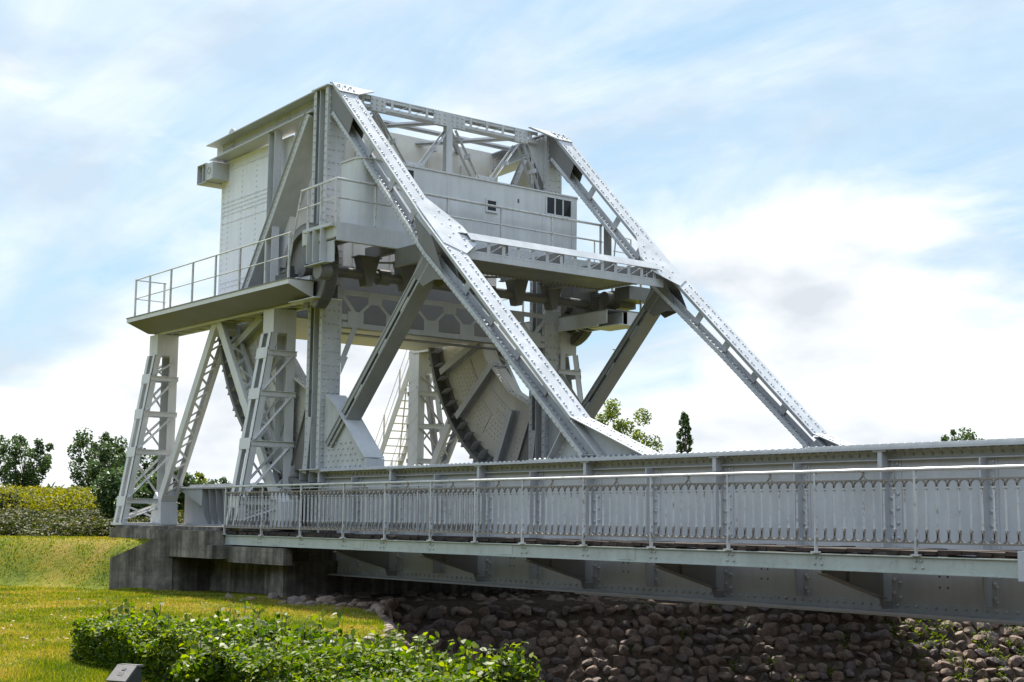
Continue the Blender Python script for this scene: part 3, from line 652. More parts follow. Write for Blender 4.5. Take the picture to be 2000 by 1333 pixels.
def cabin():
    x0, x1, y0, y1, z0, z1 = .75, 1.60, -.05, 6.95, 9.06, 10.86
    c = [(x0, y0), (x1 - .3, y0)] + [(x1 - .3 + .3 * math.sin(a), y0 + .3 - .3 * math.cos(a)) for a in np.linspace(.2, math.pi / 2, 8)] + [(x1, y1 - .12), (x1 - .12, y1), (x0, y1)]
    o = MB().xy(c, z0, z1 - .01)
    p = o.build('operator_cabin', CABP, BR)
    rc = [(x0 - .02, y0 - .02), (x1 - .3, y0 - .03)] + [(x1 - .3 + .325 * math.sin(a), y0 + .3 - .325 * math.cos(a)) for a in np.linspace(.2, math.pi / 2, 8)] + [(x1 + .025, y1 - .1), (x1 - .1, y1 + .02), (x0 - .02, y1 + .02)]
    r = MB().xy(rc, z1 - .009, z1 + .03); r.rivets((x1 + .025, .4, z1 + .01), (x1 + .025, 6.8, z1 + .01), (1, 0, 0), .14, .012, .01); r.build('cabin_roof', CABP, p)
    s = MB()
    for y in (.36, 2.55, 5.66, 6.72): s.box(x1, x1 + .006, y - .02, y + .02, z0 + .1, z1 - .04)
    for y in (1.2, 2.0, 3.0, 4.6, 5.0): s.rivets((x1, y, 9.2), (x1, y + .5, 9.2), (1, 0, 0), .16, .012, .008)
    for y in (2.7, 2.85, 3.0): s.rivet((x1, y, 9.75), (1, 0, 0), .014, .01).rivet((x1, y, 9.45), (1, 0, 0), .014, .01)
    s.box(x1, x1 + .02, 6.66, 6.70, 9.15, 10.3); s.build('seam_strips', CABP, p)
    def win(y0, y1, z0, z1, n, fr=.035):
        f = MB().box(x1, x1 + .03, y0 - fr, y1 + fr, z1, z1 + fr).box(x1, x1 + .04, y0 - fr, y1 + fr, z0 - fr, z0).box(x1, x1 + .03, y0 - fr, y0, z0, z1).box(x1, x1 + .03, y1, y1 + fr, z0, z1)
        for k in range(1, n): yy = y0 + (y1 - y0) * k / n; f.box(x1, x1 + .025, yy - .02, yy + .02, z0, z1)
        f.build('window_frame', CABP, p)
        for k in range(n): MB().box(x1 + .001, x1 + .008, y0 + (y1 - y0) * k / n + (.021 if k else .001), y0 + (y1 - y0) * (k + 1) / n - (.021 if k < n - 1 else .001), z0 + .001, z1 - .001).build('window_pane', GLASS, p)
    win(5.78, 6.62, 10.30, 10.74, 3); win(3.80, 4.08, 10.1, 10.36, 1, .05); win(1.0, 1.5, 10.40, 10.76, 1, .03)
    MB().box(x1, x1 + .01, 4.80, 4.85, 10.44, 10.54).build('key_plate', DARK, p)
cabin()

# ---- lifting machinery
def gear(y0, y1, xc, zc, R, a0=0, a1=360):
    o = MB(); n = 128
    for k in range(n):
        a = math.radians(a0 + (a1 - a0) * k / n); b = math.radians(a0 + (a1 - a0) * (k + 1) / n)
        P = lambda t, r: V((xc + r * math.cos(t), 0, zc + r * math.sin(t)))
        for t0, t1, r1 in ((a, a + (b - a) * .5, R), (a + (b - a) * .5, b, R - .055)):
            q = [P(t0, R - .2), P(t0, r1), P(t1, r1), P(t1, R - .2)]
            o.prism([(v.x, y0, v.z) for v in q], (0, y1 - y0, 0))
    g = o.build('toothed_rack', STEELD, BR)
    ym = (y0 + y1) / 2
    d = MB().xz([(xc + (R - .19) * math.cos(t), zc + (R - .19) * math.sin(t)) for t in np.linspace(math.radians(a0), math.radians(a1), 48, endpoint=False)], ym - .02, ym + .02)
    for t in np.arange(.4, 6.5, math.pi / 3):
        a = (xc + .2 * math.cos(t), ym, zc + .2 * math.sin(t)); b = (xc + (R - .2) * math.cos(t), ym, zc + (R - .2) * math.sin(t)); d.bar(a, b, .22, .05, (0, 1, 0))
    d.build('gear_web', STEELD, g)
    MB().tube([(xc, y0 - .08, zc), (xc, y1 + .08, zc)], .2, 16).build('hub', STEELD, g)
gear(-.64, -.34, .1, 8.24, 1.15, -62, 190); gear(8.09, 8.39, -.35, 8.24, 1.15)
def machinery():
    s = MB().tube([(.55, -.35, 8.2), (.55, 8.1, 8.2)], .13, 14); sh = s.build('drive_shaft', STEELD, BR)
    for y in (.85, 2.0, 3.9, 5.6, 6.8):
        MB().prism([(.42, y - .28, 8.62), (.42, y + .28, 8.62), (.42, y + .08, 7.92), (.42, y - .08, 7.92)], (.32, 0, 0)).box(.40, .76, y - .34, y + .34, 8.62, 8.65).build('shaft_bracket', STEELD, sh)
    for y0, y1 in ((1.2, 1.5), (4.4, 4.8)): MB().tube([(.55, y0, 8.2), (.55, y1, 8.2)], .2, 16).build('coupling', STEELD, sh)
    w_ = MB().box(.95, 1.95, -.93, -.9, 8.15, 8.66)
    for x in (.97, 1.25, 1.6): w_.box(x, x + .025, -1.1, -.931, 8.2, 9.0)
    w_.box(.93, 1.9, -1.12, -.931, 8.13, 8.15).box(.7, 2.0, -1.06, -.96, 8.98, 9.06)
    k = w_.build('machinery_housing', STEEL, BR)
    MB().tube([(1.35, -1.0, 8.0), (1.35, -.7, 8.0)], .2, 16).build('pinion', STEELD, k)
    q = MB().box(.2, 1.3, 8.7, 9.3, 8.1, 8.6).box(1.3, 1.9, 8.5, 9.4, 8.25, 8.62); q2 = q.build('machinery_housing', STEELD, BR)
    MB().tube([(.9, 8.45, 8.35), (.9, 8.95, 8.35)], .22, 16).tube([(.75, 8.6, 7.98), (.75, 8.9, 7.98)], .26, 16).build('pinion', STEELD, q2)
    MB().box(.45, .95, 8.5, 8.75, 7.75, 8.5).build('bearing_block', STEELD, q2)
    pts = [(1.0, 8.6, 7.75)] + [(1.0 + .02 * t, 8.9 + .42 * math.sin(t * .42), 7.3 + .42 * math.cos(t * .42)) for t in range(0, 8)] + [(1.0, 8.7, 6.95)]
    MB().tube(pts, .012, 6).build('cable_loop', DARK, q2)
machinery()

# ---- floor under the roadway (open stringers), footways and their railings
def floor_():
    o = MB()
    for x in (.9, 3.07, 6.4, 9.78, 13.17, 16.65, 20.1): o.box(x - .012, x + .012, .62, 7.13, 1.0, 1.6).box(x - .12, x + .12, .62, 7.13, 1.6, 1.615).box(x - .12, x + .12, .62, 7.13, .985, 1.0)
    f = o.build('floor_beam', STEELD, BR)
    s = MB()
    for y in (1.3, 2.3, 3.3, 4.4, 5.4, 6.4): s.box(-.4, 22, y - .03, y + .03, 1.62, 1.75)
    s.build('stringer', STEELD, BR)
    t = MB(); x = -.4
    while x < 2.4: t.box(x, x + .2, .65, 7.1, 1.755, 1.83); x += .22
    while x < 20.5:
        for y in np.arange(.65, 7.1, .92):
            u = random.random()
            if u < .20: t.box(x, x + .43, y, y + .90, 1.755, 1.785)
            elif u < .42:
                for k in range(4): t.box(x + k * .11, x + k * .11 + .04, y, y + .90, 1.755, 1.78)
        x += .44
    t.build('roadway_planks', TIMBER, BR)
floor_()
def footway(near):
    S = (lambda y: y) if near else (lambda y: W7 - y)
    X0, X1 = -2.2, 19.98
    f = MB().box(X0, X1, min(S(-1.47), S(-1.45)), max(S(-1.47), S(-1.45)), 1.545, 1.755)
    f.box(X0, X1, *sorted((S(-1.449), S(-1.36))), 1.545, 1.565).box(X0, X1, *sorted((S(-1.51), S(-1.471))), 1.535, 1.550).box(X0, X1, *sorted((S(-1.5), S(-1.40))), 1.756, 1.772)
    if near:
        for x in (-.2, 1.76, 3.61, 5.1, 6.9, 9.83, 11.53, 13.22, 14.94, 16.67, 18.41):
            f.rivet((x - .05, -1.47, 1.62), (0, -1, 0), .022).rivet((x + .08, -1.47, 1.62), (0, -1, 0), .022).rivet((x - .03, -1.47, 1.71), (0, -1, 0), .02).rivet((x + .06, -1.47, 1.71), (0, -1, 0), .02)
        for x in (.6, 4.2, 9.3, 12.6): f.box(x - .2, x + .2, -1.478, -1.4705, 1.57, 1.74)
    w_ = f.build('footway', FASC, BR)
    d = MB(); x = X0
    while x < X1:
        ww = .17 + .09 * random.random(); e = -1.40 - .085 * random.random(); zt = 1.84 + .022 * random.random()
        d.box(x, x + ww - .012, *sorted((S(e), S(-.02))), zt - .05 - .02 * random.random(), zt); x += ww
    x = X0
    while x < X1:
        L = 1.4 + random.random() * 1.6; L = min(L, X1 - x); d.box(x, x + L - .01, *sorted((S(-1.40 - .03 * random.random()), S(-1.28))), 1.7725, 1.787); x += L
    d.build('timber_planks', TIMBER, w_)
    for x in ((3.07, 6.4, 9.78, 13.17, 16.65) if near else (3.07, 9.78, 16.65)):
        b = MB().yz([(S(-1.36), 1.54), (S(-1.36), 1.49), (S(0.04), 1.10), (S(.27), 1.10), (S(.27), 1.54)], x - .008, x + .008)
        b.prism([(x - .09, S(-1.36), 1.485), (x + .09, S(-1.36), 1.485), (x + .09, S(.05), 1.095), (x - .09, S(.05), 1.095)], (0, 0, -.015))
        b.yz([(S(-.05), 1.095), (S(.02), .93), (S(.27), .93), (S(.27), 1.095)], x - .008, x + .008)
        b.box(x + .0085, x + .06, *sorted((S(-.8), S(-.74))), 1.34, 1.54); b.build('bracket', STEELM, w_)
    e = MB().box(X1 + .005, X1 + .6, *sorted((S(-1.56), S(-1.0))), 1.50, 1.88); e.build('end_box', STEEL, w_)
    j = MB()
    for y in (-1.0, -.5): j.box(X0, X1, *sorted((S(y), S(y + .06))), 1.66, 1.772)
    j.build('joist', TIMBER, w_)
    posts = [18.41, 16.67, 14.94, 13.22, 11.53, 9.83, 8.38, 6.9, 5.25, 3.61, 1.76, -.05, -1.94]
    yr = S(-1.5)
    r = MB().tube([(-1.98, yr, 2.95), (21.0, yr, 2.95)], .027, 10)
    rail = r.build('footway_railing', RAILM, BR)
    MB().box(-1.95, 21.0, yr - .014, yr + .014, 2.795, 2.82).build('upper_rail', RUSTY, rail); MB().box(-1.95, 21.0, yr - .015, yr + .015, 1.94, 1.965).build('lower_rail', RUSTY, rail)
    P = MB().box(-.017, .017, -.02, .02, 1.80, 2.94); P.box(-.065, .065, -.05, .03, 1.775, 1.80).box(-.012, .012, -.03, -.02, 1.78, 2.0)
    P.v = [(v[0] + posts[0], v[1] + yr, v[2]) for v in P.v]
    p0 = P.build('railing_post', RAILM, rail, (posts[0], yr, 1.8))
    for x in posts[1:] + [20.2]: inst(p0, (x, yr, 1.8), rail)
    for a, b in zip(posts, posts[1:]):
        Yc = MB(); xm = (a + b) / 2; Yc.box(xm - .014, xm + .014, yr - .014, yr + .014, 2.87, 2.94).box(xm - .06, xm + .06, yr - .014, yr + .014, 2.925, 2.94)
        for s_ in (-1, 1): Yc.tube([(xm, yr, 2.89), (xm + s_ * .03, yr, 2.85), (xm + s_ * .075, yr, 2.815)], .014, 5)
        Yc.build('rail_spacer', RUSTY, rail)
    return rail, posts, yr
def bal_mats(o, b):
    o.data.materials.append(RUSTY)
    for i in getattr(b, 'dark', []): o.data.polygons[i].material_index = 1
    return o
def bal_mesh(b, x, y, pitch, zb=1.955, zt=2.805, w=.0075, dep=.013):
    r = pitch / 2
    b.box(x - w, x + w, y - dep, y + dep, zb + r + .06, zt - r - .01)
    b.box(x - .018, x + .018, y - .018, y + .018, zb + r + .085, zb + r + .105).box(x - .018, x + .018, y - .018, y + .018, zt - r - .035, zt - r - .012)
    N = 8
    if not hasattr(b, 'dark'): b.dark = []
    for top in (0, 1):
        pts = []; f0 = len(b.f)
        for k in range(N + 1):
            a = math.pi * k / N
            pts.append(V((x + r - r * math.cos(a), y, (zt - r + r * math.sin(a)) if top else (zb + r - r * math.sin(a)))))
        pts = [pts[0] + V((-.012, 0, -.05 if top else .09))] + pts + [pts[-1] + V((.012, 0, -.05 if top else .09))]
        for p, q in zip(pts, pts[1:]): b.bar(p, q, .024, .02, (1, 0, .3) if abs((q - p).normalized().x) < .7 else (0, 0, 1))
        b.dark += range(f0, len(b.f))
for near in (True, False):
    rail, posts, yr = footway(near)
    xs = []
    for a, b in zip(posts, posts[1:]):
        n = int(round((a - b) / .174)); xs += [(b + (a - b) * k / n, (a - b) / n) for k in range(n)]
    xs += [(18.41 + .174 * k, .174) for k in range(15)]
    xs.sort(key=lambda t: -t[0])
    vis, rest = (xs[:100], xs[100:]) if near else ([], xs[::1])
    proto = {}
    for x, pt in vis:
        key = round(pt, 3)
        if key not in proto: b = MB(); bal_mesh(b, x, yr, pt); proto[key] = bal_mats(b.build('baluster', RAILM, rail, (x, yr, 1.95)), b)
        else: inst(proto[key], (x, yr, 1.95), rail)
    b = MB()
    for x, pt in rest: bal_mesh(b, x, yr, pt)
    o = bal_mats(b.build('baluster_row', RAILM, rail), b); o['kind'] = 'stuff'
    if near:   # short second railing on the girder side
        yi = -.10
        r = MB().box(-1.9, 6.6, yi - .03, yi + .03, 2.925, 2.945).box(-1.9, 6.6, yi - .012, yi + .012, 2.795, 2.81).box(-1.9, 6.6, yi - .014, yi + .014, 1.945, 1.965)
        ir = r.build('inner_railing', RAILM, BR)
        b = MB()
        for k in range(49): bal_mesh(b, -1.9 + .1735 * k, yi, .1735)
        o = bal_mats(b.build('inner_baluster_row', RAILM, ir), b); o['kind'] = 'stuff'
        for x in (-1.9, .2, 2.3, 4.4, 6.6): MB().box(x - .016, x + .016, yi - .018, yi + .018, 1.85, 2.925).build('railing_post', RAILM, ir)

# ---------------------------------------------------------------- trestles beside the bridge
def trestle(near):
    S = (lambda y: y) if near else (lambda y: W7 - y)
    sr = lambda a, b: sorted((S(a), S(b)))
    lab = ('grey steel trestle nearest the camera, with walkway, lattice legs and left hand railing' if near else
           'cream and grey steel trestle behind the bridge, with stairway up to its walkway')
    T = empty('walkway_trestle', (-5, S(-.6), 1.95), lab, 'trestle', 'trestles flanking the bridge')
    xl, xr, ZD = -8.92, .55, .08
    d = MB().yz([(S(-1.3), 7.88), (S(-1.3), 7.77), (S(-.64), 7.50), (S(-.5), 7.50), (S(-.5), 7.52), (S(-.63), 7.52), (S(-1.26), 7.785), (S(-1.26), 7.86), (S(.12), 7.86), (S(.12), 7.88)], xl, xr - .02)
    for x in (-7.1, -5.3, -3.5, -1.7): d.yz([(S(-1.25), 7.855), (S(-1.25), 7.80), (S(-.64), 7.525), (S(-.64), 7.855)], x - .01, x + .01)
    d.yz([(S(-1.25), 7.86), (S(-1.25), 7.79), (S(-.64), 7.50), (S(.1), 7.50), (S(.1), 7.86)], xl, xl + .02)
    dk = d.build('walkway', STEELD, T)
    MB().yz([(S(-1.3), 7.88), (S(-1.3), 7.76), (S(-.63), 7.48), (S(-.63), 7.88)], xr - .019, xr).build('end_plate', LEGP, dk)
    MB().box(xl, xr - .02, *sr(-1.312, -1.3005), 7.765, 7.882).build('edge_strip', LEGP, dk)
    MB().box(xl - .02, xr + .01, *sr(-1.33, -.2), 7.881, 7.905).build('tread_plate', STEELD, dk)
    MB().box(xr - .9, xr + .35, *sr(-.8, .0), 7.44, 7.46).build('bearing_shelf', LEGP, dk)
    lb = MB()
    for y in (-.47, .1): lb.box(xl + .2, xr - .4, S(y) - .04, S(y) + .04, 7.452, 7.50)
    for k in range(22): x = -8.4 + k * .38; lb.bar((x, S(-.42), 7.46), (x + (.38 if k % 2 else .1), S(.1), 7.46), .05, .012)
    lb.build('bottom_lacing', LEGP, T)
    bm = MB().box(xl + .02, xr - .03, *sr(.08, .1), 7.50, 7.86).box(xl + .02, xr - .03, *sr(-.5, -.48), 7.525, 7.86); bm.build('walkway_beam', LEGP, T)
    # four sided tapering legs
    for x0, x1 in ((-8.95, -8.40), (-2.05, -1.50)):
        L = empty_part = None
        zt, zb = 7.45, 2.02
        def yo(z): return -.52 - (zt - z) / (zt - zb) * .92
        m = MB()
        m.box(x0, x1, *sr(-.56, .09), 6.85, zt)
        for xx in (x0, x1 - .15):
            m.prism([(xx, S(yo(6.85)), 6.85), (xx + .15, S(yo(6.85)), 6.85), (xx + .15, S(yo(zb)), zb), (xx, S(yo(zb)), zb)], (0, S(.02) - S(0), .004))
            xi = x0 if xx == x0 else x1 - .016
            m.prism([(xi, S(yo(6.85)), 6.85), (xi + .016, S(yo(6.85)), 6.85), (xi + .016, S(yo(zb)), zb), (xi, S(yo(zb)), zb)], (0, S(.19) - S(0), .0))
        m.box(x0, x1, *sr(.05, .09), zb, 6.85).box(x1 - .018, x1, *sr(-.16, .049), zb, 6.85).box(x0, x0 + .018, *sr(-.16, .049), zb, 6.85)
        m.box(x0 - .1, x1 + .12, *sr(-1.47, .18), 1.955, 2.02)
        leg = m.build('trestle_leg', LEGP, T)
        lev = [6.78, 6.37, 5.33, 4.07, 2.62, 2.05] if x0 > -3 else [6.78, 6.2, 5.17, 4.07, 2.67, 2.05]
        for z in lev[1:5]:
            y_ = yo(z)
            MB().prism([(x0 - .01, S(y_ - .012), z + .1), (x1 + .01, S(y_ - .012), z + .1), (x1 + .01, S(yo(z - .18) - .012), z - .18), (x0 - .01, S(yo(z - .18) - .012), z - .18)], (0, S(.012) - S(0), 0)).build('batten_plate', LEGP, leg)
            for xx in (x1, x0 - .022): MB().box(xx + .001, xx + .021, *sr(y_, .12), z - .1, z + .02).box(xx - .03, xx + .06, *sr(y_, .12), z + .021, z + .036).build('horizontal_tie', LEGP, leg)
        dg = MB()
        for a, b in zip(lev, lev[1:]):
            if a - b < .5: continue
            for xx in (x1 + .006, x0 - .012):
                dg.bar((xx, S(-.02), a - .1), (xx, S(yo(b) + .08), b + .06), .07, .012, (1, 0, 0)); dg.bar((xx + .03, S(-.02), a - .1), (xx + .03, S(yo(b) + .08), b + .06), .012, .06, (1, 0, 0))
            dg.bar((x0 - .02, S(yo(a) + .08), a - .1), (x0 - .02, S(-.02), b + .06), .06, .012, (1, 0, 0))
            k = 3
            for i in range(k):
                za, zb_ = a - .1 - (a - b - .1) * i / k, a - .1 - (a - b - .1) * (i + 1) / k
                dg.bar((x0 + (.03 if i % 2 else .5), S(.09), za), (x0 + (.5 if i % 2 else .03), S(.09), zb_), .06, .012, (0, 1, 0))
        dg.build('leg_bracing', LEGP, leg)
    # inverted V brace
    for xa, xb in ((-5.18, -8.45), (-5.0, -1.42)):
        m = MB(); a, b = V((xa, S(-.12), 7.5)), V((xb, S(-.12), 2.45)); dd = (b - a).normalized(); sd = V((-dd.z, 0, dd.x))
        for y_ in (-.36, .12):
            m.obox((a + b) / 2 + V((0, S(y_) - S(-.12), 0)), (b - a) / 2, sd * .13, (0, .01, 0))
            for s_ in (-1, 1): m.obox((a + b) / 2 + sd * .13 * s_ + V((0, S(y_) - S(-.12), 0)) + V((0, (S(.05) - S(0)) * (1 if y_ < 0 else -1), 0)), (b - a) / 2, sd * .008, (0, .05, 0))
        l = m; n = 13; L = (b - a).length
        for s_ in (-1, 1):
            for k in range(n):
                p = a + dd * (L * (.08 + .84 * k / n)) + sd * .12 * s_; q = a + dd * (L * (.08 + .84 * (k + 1) / n)) + sd * .12 * s_
                y0, y1 = (S(-.34), S(.1)) if k % 2 else (S(.1), S(-.34)); l.bar((p.x, y0, p.z), (q.x, y1, q.z), .06, .012, sd)
        for t in (.03, .95): c = a + dd * L * t; l.obox((c.x, S(-.12), c.z), dd * .2, (0, .23, 0), sd * .14)
        vb = m.build('v_brace', LEGP, T)
        f = MB().prism([(xb - .35, S(-.38), 1.97), (xb + .35, S(-.38), 1.97), (xb + .3, S(-.38), 2.6), (xb - .1, S(-.38), 2.9), (xb - .3, S(-.38), 2.6)], (0, S(.14) - S(-.38), 0)); f.build('brace_foot', LEGP, vb)
    # walkway railing
    pts = [-8.5, -7.55, -6.15, -4.8, -3.45, -2.1, -.75, .42]
    r = MB().tube([(-8.55, S(-.3), 8.98), (-8.55, S(-1.25), 8.98), (.5, S(-1.25), 9.02)], .019, 6).tube([(-8.55, S(-.3), 8.43), (-8.55, S(-1.25), 8.43), (.5, S(-1.25), 8.46)], .015, 6)
    rl = r.build('walkway_railing', RAILM, T)
    p0 = MB().box(pts[0] - .028, pts[0] + .028, S(-1.25) - .02, S(-1.25) + .02, 7.9, 9.0).build('railing_post', RAILM, rl, (pts[0], S(-1.25), 7.88))
    for x in pts[1:]: inst(p0, (x, S(-1.25), 7.88), rl)
    inst(p0, (-8.55, S(-.35), 7.88), rl); inst(p0, (-8.55, S(-.8), 7.88), rl)
    if near:
        k = MB().box(-.5, .1, -1.1, -.8, 7.905, 8.1).tube([(-.45, -.95, 8.16), (.05, -.95, 8.16)], .09, 10).box(-.45, -.37, -1.04, -.86, 8.1, 8.3).box(-.08, 0, -1.04, -.86, 8.1, 8.3)
        k.build('brake_motor', DARK, T)
        k = MB().box(-.3, .63, -.78, -.72, 7.905, 7.98); n = 16
        for i in range(n): k.box(-.3 + i * .058, -.27 + i * .058, -.775, -.725, 7.98, 8.01)
        k.build('guide_strip', LEGP, T)
        MB().box(-1.5, .5, -1.05, -1.0, 7.906, 7.95).build('toe_board', LEGP, T)
    else:
        # stairway down to the left
        ya, yb = W7 + 1.30, W7 + 2.25
        p, q = V((-10.65, 0, 7.70)), V((-14.3, 0, 1.7)); st = MB()
        for y in (ya, yb): st.bar((p.x, y, p.z), (q.x, y, q.z), .03, .24, (0, 0, 1))
        stair = st.build('stairway', CREAM, T)
        tr = MB(); n = 24
        for k in range(1, n): c = p + (q - p) * (k / n); tr.box(c.x - .12, c.x + .12, ya + .02, yb - .02, c.z - .012, c.z + .012)
        tr.build('stair_treads', CREAM, stair)
        h = MB()
        for y in (ya, yb):
            for dz in (.55, 1.05): h.tube([(p.x, y, p.z + dz), (q.x, y, q.z + dz)], .014, 6)
            for t in (.02, .25, .5, .75, .97): c = p + (q - p) * t; h.box(c.x - .025, c.x + .025, y - .02, y + .02, c.z, c.z + 1.06)
        h.bar((p.x - .5, ya, 6.6), (q.x + 1.3, yb, 3.9), .04, .04)
        h.build('stair_handrail', CREAM, stair)
        MB().box(-10.9, -8.6, W7 + 1.2, W7 + 2.2, 7.55, 7.80).build('stair_landing', CREAM, T)
        T.location.x += 1.4
trestle(True); trestle(False)

# ---------------------------------------------------------------- track girders under the rolling segments
def track(yc, label):
    x0, x1 = -8.3, -.55
    o = MB().box(x0, x1, yc - .02, yc + .02, 2.0, 2.98).box(x0, x1, yc - .34, yc + .34, 2.98, 3.02).box(x0, x1, yc - .30, yc + .30, 1.96, 2.0)
    t = tag(o.build('track_girder', STEELM, None, (-4.5, yc, 1.96)), label, 'girder', 'girders the bridge rolls on')
    r = MB()
    for k in range(13):
        x = -6.6 + k * .42; r.yz([(yc - .021, 2.0), (yc - .10, 2.0), (yc - .25, 2.3), (yc - .32, 2.975), (yc - .021, 2.975)], x - .01, x + .01)
    r.xz([(-8.1, 2.975), (-6.6, 2.975), (-6.6, 2.5)], yc - .31, yc - .29); r.build('web_ribs', STEELM, t)
    b = MB().box(x0, x1, yc - .25, yc + .25, 3.0205, 3.055)
    for k in range(10):
        x = -7.6 + k * .62; b.box(x, x + .3, yc - .22, yc + .22, 3.056, 3.11)
    b.build('roller_track', STEEL, t)
track(.45, 'ribbed grey track girder on the near side, low beside the left end of the railing'); track(7.3, 'ribbed grey track girder of the far side, behind the other')

# ---------------------------------------------------------------- concrete pier
PIER = empty('concrete_pier', (-4, 3.8, .3), 'weathered concrete pier with sloping wing wall carrying the left end of the bridge', 'pier')
MB().box(-8.9, -2.26, -1.55, 9.4, 1.2, 1.87).box(-8.75, -2.27, -1.45, 9.0, 1.87, 1.955).box(-2.259, .42, -1.33, 9.4, 1.2, 1.65).box(-2.259, .40, .0, 9.0, 1.65, 1.955).build('plinth', CONC, PIER)
MB().box(-2.2, -1.3, -1.38, -.01, 1.868, 1.954).build('leg_sill', CONC, PIER)
MB().box(-6.0, .5, -.85, 9.1, -1.9, 1.199).build('pier_wall', CONC, PIER)
MB().box(-4.25, -3.92, -1.9, -.851, -1.9, 1.199).build('return_wall', CONC, PIER)
MB().box(-.1, .52, -1.2, -.851, -1.9, 1.199).build('corner_column', CONC, PIER)
a, b = V((-3.9, -1.93, 0)), V((-5.2, -3.05, 0)); nrm = V((-.668, .744, 0)) * .32
MB().prism([a + V((0, 0, -.6)), b + V((0, 0, -.6)), b + V((0, 0, 1.13)), a + V((0, 0, 1.86))], nrm).build('wing_wall', CONC, PIER)
MB().box(-4.025, -1.95, -2.02, -1.36, 1.2, 1.86).box(-1.949, -1.54, -2.02, -1.36, 1.2, 1.52).box(-1.539, 1.2, -1.6, -1.36, 1.12, 1.5).build('corbel', CONC, PIER)

# ---------------------------------------------------------------- garden bollard
def bollard():
    x, y = 17.7, -12.44; z = float(ground_z(x, y))
    B = empty('bollard_light', (x, y, z), 'low dark grey bollard with slanted lid on the lawn before the hedge', 'bollard')
    rot = Matrix.Rotation(math.radians(-62), 3, 'Z')
    def T(m): m.v = [tuple(rot @ V(v) + V((x, y, z))) for v in m.v]; return m
    a, b, h0, h1 = .105, .095, .385, .50
    T(MB().prism([(-a, -b, 0), (a, -b, 0), (a, -b, h0), (-.03, -b, h1), (-a, -b, h1 - .006)], (0, 2 * b, 0))).build('body', PLAST, B)
    n = V((h1 - h0, 0, a + .04)).normalized()
    T(MB().prism([(a + .02, -b - .015, h0 - .012), (a + .02, b + .015, h0 - .012), (-.03, b + .015, h1 + .002), (-.03, -b - .015, h1 + .002)], n * .022)).build('lid', PLTOP, B)
    T(MB().prism([(-.03, -b - .015, h1 + .003), (-.03, b + .015, h1 + .003), (-a - .015, b + .015, h1 - .004), (-a - .015, -b - .015, h1 - .004)], (0, 0, .02))).build('lid_top', PLTOP, B)
    c = V((.05, 0, h0 + .047)) + n * .0225; d = V((a + .03, 0, h0 - h1)).normalized()
    T(MB().obox(c + d * .01, d * .02, (0, .03, 0), n * .004)).build('slot', DARK, B)
    T(MB().obox(c - d * .05, d * .013, (0, .02, 0), n * .006)).build('catch', PLAST, B)
bollard()

# ---------------------------------------------------------------- vegetation
def tree(name, x, y, h, r, label, cat='tree', n=2600, ls=.34, m=None, cb=.3, clumps=28, shape=(1, 1), group=None):
    z = float(ground_z(x, y)) - .1; t = empty(name, (x, y, z), label, cat, group)
    tr = MB(); tr.tube([(x, y, z), (x + .1 * r, y, z + h * .35), (x, y + .05 * r, z + h * .8)], [.035 * h * .5 + .05, .028 * h * .5 + .03, .02], 7)
    cl = []
    for k in range(clumps):
        u = k / max(1, clumps - 1); a = k * 2.4 + random.random(); zz = h * (cb + (1 - cb) * (u * .86 + .05))
        wr = r * (shape[0] + (shape[1] - shape[0]) * u) * math.sqrt(max(.12, 1 - (2 * u - 1) ** 2 * .8)) * (.5 + .5 * random.random())
        c = (x + wr * .92 * math.cos(a), y + wr * .92 * math.sin(a), z + zz); cl.append((c, .11 * r + .22 * r * random.random()))
        if k % 2 == 0: tr.tube([(x, y, z + zz * .62), ((x + c[0]) / 2, (y + c[1]) / 2, z + zz * .85), c], [.018 * h * .4, .012 * h * .4, .008], 5)
    tr.build('trunk', BARK, t)
    P = np.concatenate([blob_pts(int(n * (q / sum(b for _, b in cl))), c, (q, q, q * 1.05), .25) for c, q in cl])
    npmesh('crown', leaves(P, ls, .2, .7), 6, m or LTREE, t, (x, y, z)); return t
